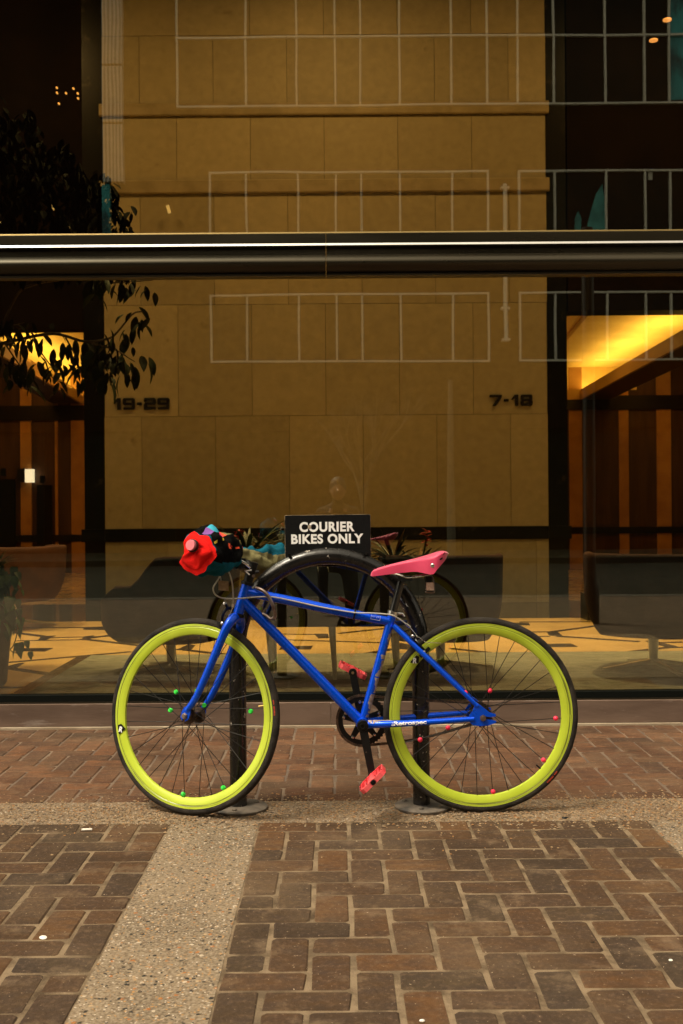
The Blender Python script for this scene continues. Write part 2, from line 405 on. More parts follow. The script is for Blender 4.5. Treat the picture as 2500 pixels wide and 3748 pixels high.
struct('concrete_apron', MB().box((XR1, 1.6, -.022), (2.6, YC0, -.0022)), M_conc2)

# loose gravel lying along the worn band (nobody could count it)
gv = MB(); rg = random.Random(5)
cnt = 0
while cnt < 9000:
    x = rg.uniform(-1.3, 1.35); y = rg.gauss(3.85, .10) if rg.random() < .985 else rg.uniform(3.3, 3.7) + (.03 if x > .4 else 0)
    if y < 3.3 or y > 4.12: continue
    dens = .35 + .65 * (.5 + .5 * math.sin(x * 5.1 + 1) * math.sin(x * 2.3))
    if x > .45: dens = 1
    if rg.random() > dens: continue
    r = rg.uniform(.0014, .0050) * (1.25 if rg.random() < .12 else 1)
    c = Vector((x, y, r * .35)); q = Matrix.Rotation(rg.uniform(0, 6.3), 3, 'Z')
    a = [q @ Vector(p) * r for p in ((1.3, 0, 0), (.3, .8, .1), (-.9, .5, 0), (-1, -.5, .1), (.2, -.9, 0), (.1, .1, .7), (0, 0, -.6))]
    mi = rg.choice((0, 0, 1, 2, 3, 3, 4))
    gv.add([c + p for p in a], [(0, 1, 5), (1, 2, 5), (2, 3, 5), (3, 4, 5), (4, 0, 5)], mi); cnt += 1
g = gv.build('gravel', [mat('grit_%d' % i, c, .9) for i, c in enumerate(((.26, .17, .09), (.12, .08, .05), (.25, .185, .115), (.16, .105, .06), (.24, .12, .045)))])
tag(g, 'loose brown grit along the worn concrete band under the bicycle wheels', 'gravel', kind='stuff')

# small litter
def pebble(name, c, rx, ry, h, m, label, cat, rz=0):
    b = MB(); b.sphere((0, 0, h * .4), 1, 12, 6, sq=(rx, ry, h))
    o = b.build(name, m); o.location = c; o.rotation_euler = (0, 0, rz); tag(o, label, cat)
M_gum = mat('dried_gum', (.75, .72, .66), .8, bump=.3)
p = W(158, 3432, 1); 
def gpt(px, py, z=0): d = ray(px, py); return O + d * ((z - HC) / d.z)
pebble('chewing_gum', gpt(158, 3432), .0095, .013, .002, M_gum, 'round white blob of gum on the dark bricks at the lower left', 'gum', .5)
b = MB(); b.tube([(-.017, 0, 0), (.017, .001, 0)], .0038, 10); o = b.build('cigarette_butt', mat('paper_white', (.78, .74, .66), .8)); o.location = gpt(318, 3041) + Vector((0, 0, .004)); o.rotation_euler = (0, 0, .05)
tag(o, 'short white cigarette butt lying on the bricks left of the front wheel', 'cigarette butt')
pebble('pebble', gpt(1545, 3738), .006, .004, .003, M_gum, 'tiny pale pebble on a brown brick at the bottom edge of the picture', 'pebble')
pebble('pebble', gpt(2455, 3517), .005, .004, .003, M_gum, 'tiny pale pebble on the dark bricks near the right edge', 'pebble')
pebble('tar_spot', gpt(2170, 3450), .010, .008, .0012, M_blk, 'small black tar spot on a brick at the right of the paving', 'stain')
pebble('dark_stone', gpt(2068, 2995), .012, .008, .004, M_blk, 'dark flat stone at the edge of the gravel right of the rear wheel', 'stone')

# ------------------------------------------------------------------ granite plinth under the glass
M_gran = mat('mauve_granite', (.108, .072, .054), .7, spec=.15, col2=(.155, .106, .080), nscale=3.5, stretch=(.5, 1, 2.4), bump=.1, rand=.06, col3=(.27, .22, .19), c3scale=9, c3=(.6, .75))
e = thing('granite_plinth', (0, YG, 0), 'low mauve granite plinth running under the shop window', 'plinth')
jx = W(1211, 2610, 5.34).x
for xa, xb in ((jx - 6.6, jx - 3.3), (jx - 3.3, jx), (jx, jx + 3.3), (jx + 3.3, jx + 6.6)):
    MB().box((xa + .0015, YG, .012), (xb - .0015, 5.9, .118)).build('stone', M_gran, e, False)
    if xa == jx - 3.3: pass
MB().box((-7, YG + .004, -.02), (7, 5.9, .115)).build('joint_bed', mat('pale_joint', (.40, .34, .25), .9, col2=(.25, .2, .14), nscale=12), e, False)
MB().box((-7, YG - .022, -.02), (7, YG + .003, .010)).build('mortar_line', mat('mortar_fillet', (.25, .19, .125), .95, col2=(.38, .31, .22), nscale=5, stretch=(.6, 1, 1), bump=.3), e, False)

# ------------------------------------------------------------------ storefront window
YT = 5.40
sf = thing('storefront_window', (0, YT, 0), 'wide shop window of two tall glass panes with a dark bronze transom', 'window')
gl = MB().box((-7.5, YT, .14), (7.5, YT + .008, 2.225)).build('glass_pane', M_glass, sf, False)
gl = MB().box((-7.5, YT, 2.40), (7.5, YT + .008, 6.4)).build('glass_pane', M_glass, sf, False)
zt = lambda y: HC + (1866 - y) / F * (YT - .04)
def extr(prof, x0, x1, name, m, parent, smooth=True):
    b = MB(); n = len(prof)
    b.add([(x0, p[0], p[1]) for p in prof] + [(x1, p[0], p[1]) for p in prof], [tuple(range(n)), tuple(range(2 * n - 1, n - 1, -1))] + [(i + 1 if i + 1 < n else 0, i, n + i, n + (i + 1) % n) for i in range(n)])
    o = b.build(name, m, parent, smooth, 50); return o
tb = [(YT + .05, zt(845)), (YT - .012, zt(845)), (YT - .020, zt(851)), (YT - .028, zt(853)), (YT - .028, zt(888)), (YT - .036, zt(890)),
      (YT - .036, zt(902)), (YT - .020, zt(905)), (YT - .020, zt(930))]
ys = [930 + (994 - 930) * k / 10 for k in range(11)]
tb += [(YT - .030 - .032 * math.sin(PI * k / 10), zt(ys[k])) for k in range(11)]
tb += [(YT - .020, zt(996)), (YT - .020, zt(999)), (YT - .028, zt(1000)), (YT - .028, zt(1006)), (YT + .05, zt(1006))]
M_brz2 = mat('brown_bronze', (.050, .040, .024), .34, metal=.7, col2=(.035, .030, .018), nscale=2.5, stretch=(.12, 1, 1), rvar=.1)
tj = W(1193, 900, YT).x
for xa, xb in ((-7.5, tj - .0012), (tj + .0012, 7.5)):
    extr(tb, xa, xb, 'transom', M_brz2, sf)
    extr([(YT - .037, zt(889.5)), (YT - .0415, zt(897.5)), (YT - .037, zt(898.5))], xa, xb, 'steel_strip', M_steel, sf, False)
    extr([(YT - .0125, zt(843)), (YT - .020, zt(849.5)), (YT - .0125, zt(850))], xa, xb, 'brass_bead', mat('brass', (.20, .14, .05), .45, metal=.8), sf, False)
MB().box((-7.5, YT - .030, .118), (7.5, YT + .03, .158)).build('sill_seal', M_rubber_seal, sf, False)
MB().box((-7.5, YT - .034, .118), (7.5, YT - .030, .126)).build('sill_trim', M_bronze, sf, False)

# own building: facade above and beside the window
M_fac = mat('facade_granite', (.10, .075, .06), .6, col2=(.14, .10, .08), nscale=3)
b = MB().box((-14, YT + .02, 6.4), (14, YT + .4, 7.2)).box((-14, YT + .02, -.1), (-7.5, YT + .4, 6.4)).box((7.5, YT + .02, -.1), (14, YT + .4, 6.4))
tag(b.build('facade', M_fac, None, False), 'dark granite front wall of the building around the shop window', 'wall')

# ------------------------------------------------------------------ lobby
YW, ZF = 10.90, .12
# floor
M_lime = mat('floor_limestone', (.72, .50, .22), .16, col2=(.54, .38, .17), nscale=2.2, ndetail=9, nfac=(.3, .75), rvar=.06)
M_inlay = mat('floor_inlay', (.014, .009, .005), .25)
struct('lobby_floor', MB().box((-9, YT + .03, -.05), (9, 9.36, ZF)).box((-9, 11.1, -.05), (9, 18, ZF)), M_lime)
struct('lobby_floor_border', MB().box((-9, 9.36, -.05), (9, 11.1, ZF)), mat('floor_black_marble', (.010, .012, .008), .10, rvar=.04))
# inlay strips (thin stone bands let in, 2 mm proud)
inl = thing('floor_inlay', (0, 8.2, ZF), 'dark stone bands let into the tan lobby floor in a chevron pattern', 'floor inlay')
def fpt(px, py): return gpt(px, py, ZF + .002)
def band(a, b_, w):
    a, b_ = fpt(*a), fpt(*b_); a.z = b_.z = ZF
    MB().bar(a, b_, w, .004, up=(0, 0, 1)).build('inlay_band', M_inlay, inl, False)
def wedge(pts):
    q = [fpt(*p_) for p_ in pts]; b = MB(); n = len(q)
    b.add([(v.x, v.y, ZF + .0035) for v in q] + [(v.x, v.y, ZF - .002) for v in q], [tuple(range(n)), tuple(range(2 * n - 1, n - 1, -1))] + [(i, (i + 1) % n, n + (i + 1) % n, n + i) for i in range(n)])
    b.build('inlay_wedge', M_inlay, inl, False)
for a, b_, w in (((30, 2312), (170, 2330), .07), ((170, 2334), (430, 2328), .04), ((20, 2425), (480, 2385), .05), ((20, 2443), (190, 2468), .07), ((60, 2345), (300, 2341), .035), ((300, 2340), (430, 2320), .05),
                 ((300, 2338), (520, 2363), .06), ((25, 2297), (400, 2296), .06), ((0, 2515), (100, 2515), .05),
                 ((640, 2345), (800, 2330), .05), ((650, 2375), (820, 2395), .06), ((1010, 2320), (1180, 2322), .04), ((1010, 2340), (1400, 2352), .04), ((1240, 2318), (1410, 2300), .06), ((1290, 2400), (1440, 2375), .06),
                 ((1600, 2345), (1760, 2325), .06), ((1650, 2373), (1790, 2388), .06), ((1900, 2276), (2230, 2275), .05), ((1930, 2313), (2010, 2312), .05), ((2020, 2312), (2230, 2284), .06), ((2040, 2328), (2340, 2348), .07), ((1960, 2330), (2010, 2328), .05),
                 ((2400, 2352), (2500, 2350), .05), ((2220, 2395), (2440, 2370), .06), ((2380, 2345), (2440, 2363), .08), ((2450, 2370), (2520, 2368), .05)):
    band(a, b_, w)
for pts in (((305, 2296), (415, 2293), (385, 2305), (305, 2304)), ((150, 2330), (205, 2326), (170, 2342), (140, 2342)), ((305, 2330), (345, 2326), (318, 2343), (298, 2342)), ((85, 2373), (195, 2372), (165, 2384), (85, 2383)), ((20, 2440), (70, 2428), (90, 2426), (60, 2445)),
            ((655, 2375), (690, 2358), (715, 2362), (700, 2378)), ((1150, 2320), (1200, 2320), (1205, 2334), (1165, 2336)), ((1030, 2366), (1145, 2364), (1138, 2376), (1022, 2377)), ((1460, 2352), (1500, 2360), (1530, 2378), (1450, 2375)),
            ((2000, 2312), (2040, 2312), (2060, 2328), (2010, 2326)), ((2005, 2357), (2090, 2356), (2115, 2367), (2010, 2368)), ((2185, 2278), (2225, 2278), (2235, 2290), (2200, 2290)), ((1870, 2279), (1935, 2280), (1940, 2288), (1865, 2288)), ((2420, 2352), (2480, 2366), (2440, 2374), (2410, 2354))):
    wedge(pts)
# carpet
cx0 = gpt(300, 2412, ZF).x; yc = gpt(1237, 2398, ZF).y
M_carp = mat('rug', (.16, .165, .135), .95, col2=(.22, .23, .19), nscale=3, stretch=(1, 3.5, 1), nfac=(.35, .7), bump=.5, bscale=200, col3=(.07, .07, .055), c3scale=8, c3=(.52, .7))
rug = MB().box((-1.60, YT + .032, ZF), (6.0, yc, ZF + .012)).build('rug', M_carp, None, False)
tag(rug, 'grey green rug spread on the lobby floor just inside the glass', 'rug')
struct('floor_edge_band', MB().box((-1.69, YT + .032, ZF), (-1.602, yc + .02, ZF + .005)), M_inlay)

# stone wall with panels
def wx(px, py): return W(px, py, YW).x
XA = -.847; PW = .7358
wallx0, wallx1 = XA - 2 * PW - .003, XA + 4 * PW + .003
lw = thing('lobby_wall', (0, YW, ZF), 'tall limestone wall of staggered panels with two mouldings behind the glass', 'wall')
MB().box((wallx0, YW + .012, ZF), (wallx1, YW + .45, 6.55)).build('backing', mat('panel_joint', (.09, .06, .03), .9), lw, False)
rows = [(ZF, .757, XA - .12), (.883, 2.003, XA - PW / 2), (2.003, 3.115, XA), (3.115, 4.221, XA - PW / 2), (4.352, 4.995, XA), (5.117, 5.80, XA - PW / 2), (5.80, 6.55, XA)]
for z0, z1, xs in rows:
    k0 = xs - 4 * PW
    for k in range(12):
        a, c_ = max(wallx0, k0 + k * PW), min(wallx1, k0 + (k + 1) * PW)
        if c_ - a < .02: continue
        g_ = .0022
        MB().box((a + (g_ if a > wallx0 else 0), YW + random.uniform(-.0012, .0012), z0 + g_), (c_ - (g_ if c_ < wallx1 else 0), YW + .02, z1 - g_)).build('stone_panel', M_stone, lw, False)
MB().box((wallx0 - .0, YW - .012, .757), (wallx1, YW + .02, .883)).build('marble_rail', M_marble, lw, False)
for z0, z1 in ((4.221, 4.352), (4.995, 5.117)):
    extr([(YW + .4, z0), (YW - .028, z0), (YW - .035, z0 + .012), (YW - .035, z1 - .010), (YW - .028, z1), (YW + .4, z1)], wallx0 - .028, wallx1 + .028, 'moulding', M_mould, lw, False)
# black marble pillars
for xa, xb, nm in ((wx(310, 1900), wallx0 - .001, 'left'), (wallx1 + .001, wx(2080, 1900), 'right')):
    e = thing('marble_pillar', ((xa + xb) / 2, YW, ZF), 'black marble pillar at the %s end of the limestone wall' % nm, 'pillar')
    MB().box((xa, YW + .006, ZF), (xb, YW + .42, 6.55)).build('shaft', M_marble, e, False)
    MB().box((xa - (.03 if nm == 'left' else 0), YW - .016, .757), (xb + (.03 if nm == 'right' else 0), YW + .0058, .883)).build('rail_return', M_marble, e, False)
# numbers on the wall
def text_mesh(s, size, offset=0.0, ext=0.0, spacing=1.0, line=1.0, align='CENTER'):
    c = bpy.data.curves.new('lettering_source', 'FONT'); c.body = s; c.size = size; c.offset = offset; c.extrude = ext; c.align_x = align; c.align_y = 'CENTER'; c.space_character = spacing; c.space_line = line
    c.resolution_u = 6
    o = bpy.data.objects.new('lettering_source', c); C.objects.link(o)
    bpy.context.view_layer.update()
    me = bpy.data.meshes.new_from_object(o.evaluated_get(bpy.context.evaluated_depsgraph_get()))
    bpy.data.objects.remove(o); bpy.data.curves.remove(c)
    vs = [v.co.copy() for v in me.vertices]; fs = [tuple(p_.vertices) for p_ in me.polygons]; bpy.data.meshes.remove(me)
    return vs, fs
def fit_text(s, w, h, center, m, name, parent=None, offset=.02, ext=.003, xdir=Vector((1, 0, 0)), zdir=Vector((0, 0, 1)), spacing=1.0, shear=0.0):
    vs, fs = text_mesh(s, 1.0, offset, 0.5, spacing)
    x0, x1 = min(v.x for v in vs), max(v.x for v in vs); y0, y1 = min(v.y for v in vs), max(v.y for v in vs)
    nrm = xdir.cross(zdir)
    b = MB(); out = []
    for v in vs:
        a = (v.x - (x0 + x1) / 2) / (x1 - x0) * w; c_ = (v.y - (y0 + y1) / 2) / (y1 - y0) * h
        out.append(Vector(center) + xdir * (a + shear * c_) + zdir * c_ + nrm * (v.z * 2 * ext))
    b.add(out, fs)
    return b.build(name, m, parent, False)
M_num = mat('black_metal_numerals', (.006, .006, .005), .35)
GL = {'1': [(.40, 0, .74, 1), 'P', [(.02, .58), (.40, 1.0), (.40, .70), (.14, .50)]],
      '9': [(.08, .78, 1.12, 1), (0, .46, .32, .92), (.08, .40, .90, .60), (.88, .08, 1.20, .92), (.06, 0, 1.12, .21)],
      '2': [(.06, .78, 1.12, 1), (0, .68, .30, .90), (.88, .50, 1.20, .92), (.10, .40, 1.12, .61), (0, 0, .32, .50), (.10, 0, 1.20, .22)],
      '7': [(0, .77, 1.20, 1), 'P', [(.86, .77), (1.20, .77), (.62, 0), (.26, 0)]],
      '8': [(.08, .79, 1.12, 1), (.08, .40, 1.12, .60), (.08, 0, 1.12, .21), (.02, .54, .33, .93), (.87, .54, 1.18, .93), (0, .07, .33, .46), (.87, .07, 1.20, .46)],
      '-': [(.06, .38, .54, .62)]}
GW = {'1': .80, '-': .60}
def numerals(s, x0, x1, z0, z1, m, label):
    adv = [(GW.get(c_, 1.20)) for c_ in s]; tot = sum(adv) + .14 * (len(s) - 1); kx = (x1 - x0) / tot; kz = z1 - z0; x = x0
    e = thing('floor_number_sign', ((x0 + x1) / 2, YW, z0), label, 'wall numbers')
    for c_, w_ in zip(s, adv):
        b = MB(); q = GL[c_]; i = 0
        while i < len(q):
            if q[i] == 'P': poly = q[i + 1]; i += 2
            else: r_ = q[i]; poly = [(r_[0] + .03, r_[1]), (r_[2] - .03, r_[1]), (r_[2], r_[1] + .03), (r_[2], r_[3] - .03), (r_[2] - .03, r_[3]), (r_[0] + .03, r_[3]), (r_[0], r_[3] - .03), (r_[0], r_[1] + .03)]; i += 1
            b.prism([(x + p_[0] * kx, z0 + p_[1] * kz) for p_ in poly], (1, 0, 0), (0, 0, 1), (0, YW - .012 + .0005 * i, 0), .018)
        b.build('numeral' if c_ != '-' else 'dash', m, e, False); x += (w_ + .14) * kx
c0, c1 = W(414, 1500, YW - .02), W(620, 1456, YW - .02)
numerals('19-29', c0.x, c1.x, c0.z, c1.z, M_num, 'raised black numerals 19-29 on the limestone wall at the left')
c0, c1 = W(1792, 1486, YW - .02), W(1950, 1444, YW - .02)
numerals('7-18', c0.x, c1.x, c0.z, c1.z, mat('dark_steel_numerals', (.06, .05, .035), .28, metal=.8, rvar=.15, nscale=60), 'raised dark steel numerals 7-18 on the limestone wall at the right')

# walls, ceiling, lintels
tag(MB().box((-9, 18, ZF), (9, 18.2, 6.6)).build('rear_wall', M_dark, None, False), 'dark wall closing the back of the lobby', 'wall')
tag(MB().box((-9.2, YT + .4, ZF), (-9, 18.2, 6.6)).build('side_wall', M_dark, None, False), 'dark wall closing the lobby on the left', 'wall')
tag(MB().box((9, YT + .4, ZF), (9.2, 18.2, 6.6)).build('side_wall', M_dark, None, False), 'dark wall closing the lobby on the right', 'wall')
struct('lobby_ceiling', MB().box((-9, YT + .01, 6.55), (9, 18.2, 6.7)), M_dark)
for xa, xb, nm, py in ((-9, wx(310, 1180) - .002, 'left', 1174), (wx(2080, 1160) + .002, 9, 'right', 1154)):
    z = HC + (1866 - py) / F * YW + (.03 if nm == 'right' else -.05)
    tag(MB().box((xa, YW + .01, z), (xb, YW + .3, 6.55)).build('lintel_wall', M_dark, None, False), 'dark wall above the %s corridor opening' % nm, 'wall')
# ------------------------------------------------------------------ lobby lamps
WARM = (1.0, .585, .20)
def area(name, loc, sx, sy, power, col, rot=(0, 0, 0), parent=None, spread=180):
    d = bpy.data.lights.new(name, 'AREA'); d.shape = 'RECTANGLE'; d.size = sx; d.size_y = sy; d.energy = power; d.color = col; d.spread = R(spread)
    o = bpy.data.objects.new(name, d); C.objects.link(o); o.location = loc; o.rotation_euler = rot
    if parent: o.parent = parent
    return o
M_lampon = mat('lamp_glow', (1, .7, .35), .5, emit=(1, .62, .25), es=1)
for i, x in enumerate((-3.6, 0, 3.6)):
    e = thing('ceiling_light', (x, 8.9, 6.53), 'warm ceiling light panel high over the lobby, %s of three in a row' % ('leftmost', 'middle', 'rightmost')[i], 'ceiling light', 'ceiling lights of the lobby')
    MB().box((x - .5, 8.6, 6.50), (x + .5, 9.2, 6.54)).build('housing', M_bronze, e, False)
    area('lamp', (0, 0, -.05), .9, .5, 33, WARM, parent=e)

for i, x in enumerate((-3.4, -1.1, 1.2, 3.5)):  # lamps added to brighten the lobby floor
    e = thing('downlight', (x, 7.9, 6.53), '%s of the four added fill lamps high over the tan lobby floor' % ('leftmost', 'second from the left', 'third from the left', 'rightmost')[i], 'downlight', 'added fill lamps over the lobby floor')
    MB().box((x - .12, 7.78, 6.51), (x + .12, 8.02, 6.545)).build('housing', M_bronze, e, False)
    area('lamp', (0, 0, -.04), .2, .2, 26, (1, .62, .24), parent=e, spread=56) if False else area('lamp', (0, 0, -.04), .2, .2, 27, (1, .68, .28), parent=e, spread=60)

# corridors: sloped cove ceilings, back walls, pilasters
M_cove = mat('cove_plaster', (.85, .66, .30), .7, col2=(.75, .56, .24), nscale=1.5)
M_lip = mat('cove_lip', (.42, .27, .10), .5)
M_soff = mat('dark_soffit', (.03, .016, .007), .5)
M_wood = mat('dark_wood_panel', (.085, .038, .014), .45, col2=(.05, .022, .008), nscale=2, stretch=(4, 1, .4), bump=.05)
M_pil = mat('orange_stone', (.50, .27, .08), .45, col2=(.40, .20, .055), nscale=3)
M_blkb = mat('black_beam', (.008, .005, .004), .35)
YB = 16.8
def slab(poly_top, poly_bot, name, m, parent):
    n = len(poly_top); MB().add(list(poly_top) + list(poly_bot), [tuple(range(n)), tuple(range(2 * n - 1, n - 1, -1))] + [(i, n + i, n + (i + 1) % n, (i + 1) % n) for i in range(n)]).build(name, m, parent, False)
for side, s in (('right', 1), ('left', -1)):
    e = thing('corridor_ceiling', (s * 3.0, 14, 2.6), 'glowing yellow cove ceiling over the %s lift corridor' % side, 'ceiling')
    ex = wallx1 + .22 if s > 0 else wallx0 - .22
    zc = 3.22
    # lit high plane
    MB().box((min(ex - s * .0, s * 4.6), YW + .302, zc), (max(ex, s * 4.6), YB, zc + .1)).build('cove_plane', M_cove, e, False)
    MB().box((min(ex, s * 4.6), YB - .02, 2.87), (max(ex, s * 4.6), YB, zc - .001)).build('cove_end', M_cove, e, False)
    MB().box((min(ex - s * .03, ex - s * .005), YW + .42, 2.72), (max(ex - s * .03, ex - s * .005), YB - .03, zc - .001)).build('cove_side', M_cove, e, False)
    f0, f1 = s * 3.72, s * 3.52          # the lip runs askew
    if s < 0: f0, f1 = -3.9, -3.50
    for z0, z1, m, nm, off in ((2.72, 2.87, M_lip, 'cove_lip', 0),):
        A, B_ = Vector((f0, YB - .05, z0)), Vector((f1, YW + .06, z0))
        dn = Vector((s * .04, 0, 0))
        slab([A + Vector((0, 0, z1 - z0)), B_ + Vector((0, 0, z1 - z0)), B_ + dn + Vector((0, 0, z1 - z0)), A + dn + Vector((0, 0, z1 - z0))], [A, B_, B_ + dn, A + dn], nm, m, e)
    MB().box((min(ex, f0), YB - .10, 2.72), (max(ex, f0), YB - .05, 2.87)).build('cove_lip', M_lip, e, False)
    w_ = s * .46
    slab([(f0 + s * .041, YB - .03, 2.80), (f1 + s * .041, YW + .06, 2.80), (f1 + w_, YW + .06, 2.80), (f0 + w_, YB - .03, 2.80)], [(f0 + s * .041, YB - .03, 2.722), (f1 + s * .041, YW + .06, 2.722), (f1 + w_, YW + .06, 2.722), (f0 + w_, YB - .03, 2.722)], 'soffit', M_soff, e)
    MB().bar((s * 3.02, 15.2, zc - .006), (s * 2.72, YW + .5, zc - .006), .05, .012, up=(0, 0, 1)).build('ceiling_seam', mat('cove_seam', (.45, .27, .08), .6), e, False)
    for yy in (12.2, 13.6, 15.0, 16.2):
        t_ = (yy - YW) / (YB - YW); xx = f1 + (f0 - f1) * t_
        area('lamp', (xx + s * .20 - worg(e).x, yy - worg(e).y, 2.84 - worg(e).z), .35, 1.6, 7.5, (1, .58, .11), (PI, 0, 0), e)
    # outer zone beyond the soffit, lit from above
    e2 = thing('corridor_wall', (s * 4, YB, ZF), 'dark panelled back wall of the %s lift corridor with orange pilasters' % side, 'wall')
    MB().box((min(s * 2.0, s * 9), YB, ZF), (max(s * 2.0, s * 9), YB + .3, 3.6)).build('backing', M_wood, e2, False)
    if s > 0:
        cols = ((2083, 2130), (2265, 2300), (2403, 2455), (2560, 2610)); beam = (1463, 1515); rail = (1943, 1967)
    else:
        cols = ((262, 312), (77, 117), (203, 213), (-60, -20)); beam = (1478, 1532); rail = (1950, 1975)
    for a, c_ in cols:
        xa, xb = W(a, 1750, YB).x, W(c_, 1750, YB).x
        MB().box((xa, YB - .03, ZF), (xb, YB - .001, 3.4)).build('pilaster', M_pil, e2, False)
    for (ya, yb) in (beam, rail):
        z0, z1 = HC + (1866 - yb) / F * YB, HC + (1866 - ya) / F * YB
        if s > 0: z0 += .03; z1 += .03
        MB().box((min(s * 2.0, s * 9), YB - .05, z0), (max(s * 2.0, s * 9), YB - .031, z1)).build('beam' if ya < 1700 else 'rail', M_blkb, e2, False)
    e3 = thing('ceiling_light', (s * 4.6, 14.5, 3.5), 'warm ceiling light of the %s lift corridor' % side, 'ceiling light', 'ceiling lights of the corridors')
    MB().box((s * 4.6 - .2, 14.2, 3.48), (s * 4.6 + .2, 14.8, 3.52)).build('housing', M_bronze, e3, False)
    area('lamp', (0, 0, -.03), .3, .5, 11 if s > 0 else 9, (1, .50, .13), parent=e3)
    e3 = thing('ceiling_light', (s * 2.75, 13.8, 2.66), 'small warm light in the %s corridor beside the limestone wall' % side, 'ceiling light', 'ceiling lights of the corridors')
    MB().box((s * 2.75 - .1, 13.7, 3.19), (s * 2.75 + .1, 13.9, 3.215)).build('housing', M_bronze, e3, False)
    area('lamp', (0, 0, .50), .15, .15, 5 if s > 0 else 13, (1, .50, .13), parent=e3)

# lift doors, indicator lamp and lanterns in the left corridor
def boxat(px0, py0, px1, py1, Y, th, m, name, parent=None):
    a, b_ = W(px0, py0, Y), W(px1, py1, Y)
    return MB().box((min(a.x, b_.x), Y - th, min(a.z, b_.z)), (max(a.x, b_.x), Y, max(a.z, b_.z))).build(name, m, parent, False)
M_lift = mat('black_lift_door', (.006, .005, .004), .3)
for (a, c_, lab) in ((-40, 60, 'black lift door at the left edge behind the plant'), (135, 193, 'black lift door between two orange pilasters')):
    e = thing('lift_door', W((a + c_) / 2, 2040, YB - .06), lab, 'lift door', 'lift doors of the left corridor')
    boxat(a, 1775 if a > 0 else 1755, c_, 2066, YB - .032, .02, M_lift, 'door_panel', e)
for px, lab in ((15, 'small black lantern over the lift door at the left edge'), (157, 'small black lantern over the lift door left of the pillar')):
    tag(boxat(px - 8, 1715 if px < 50 else 1742, px + 8, 1742 if px < 50 else 1768, YB - .055, .05, M_blk, 'lift_lantern'), lab, 'lantern')
e = thing('lit_sign', W(98, 1742, YB - .1), 'small sign box with a glowing white face beside a dark one', 'sign')
boxat(99, 1718, 127, 1766, YB - .055, .12, mat('glowing_face', (1, .9, .7), .4, emit=(1, .86, .62), es=.6), 'lit_face', e)
boxat(70, 1716, 98, 1765, YB - .055, .10, M_blkb, 'dark_face', e)
# small downlights of the upper storey seen over the dark walls
M_spot = mat('spot_glow', (1, .6, .2), .5, emit=(1, .45, .10), es=.5)
k = 0
wh = ('top left', 'left under the topmost', 'middle', 'top right', 'right', 'lower right', 'lowest')
for (px, py), w_ in zip(((207, 320), (208, 339), (241, 340), (268, 323), (284, 341), (285, 359), (215, 378)), wh):
    c_ = W(px, py, YW - .02); b = MB(); b.lathe([(0, 0), (.010, 0), (.010, .02), (0, .02)], c_, (0, 1, 0), 10)
    tag(b.build('spot_lamp', M_spot), 'tiny orange lamp in the dark upper left, %s of its cluster' % w_, 'lamp', 'cluster of tiny orange lamps')
M_disc = mat('disc_glow', (1, .5, .2), .5, emit=(1, .40, .10), es=.5)
for (px, py, w_) in ((2392, 150, 'lower'), (2442, 75, 'upper')):
    c_ = W(px, py, 10.2); b = MB(); b.lathe([(0, 0), (.04, 0), (.04, .012), (0, .012)], c_, (0, 0, 1), 16)
    tag(b.build('downlight', M_disc), '%s orange ceiling disc lamp in the dark upper right corner' % w_, 'lamp', 'orange disc lamps')
for (a, b_, w_, lab) in (((189, 753), (266, 838), .035, 'long slanting yellow tube lamp over the dark wall at the left'), ((402, 753), (442, 817), .035, 'slanting pale tube lamp at the left end of the limestone wall'), ((613, 752), (621, 780), .022, 'short yellow tube lamp on the limestone wall'), ((0, 815), (12, 838), .035, 'yellow tube lamp cut by the left edge above the transom')):
    tag(MB().bar(W(*a, YW - .10), W(*b_, YW - .10), w_, .03).build('tube_lamp', mat('tube_glow', (.9, .7, .3), .5, emit=(1, .72, .28), es=.16), None, False), lab, 'tube lamp', 'slanting tube lamps')
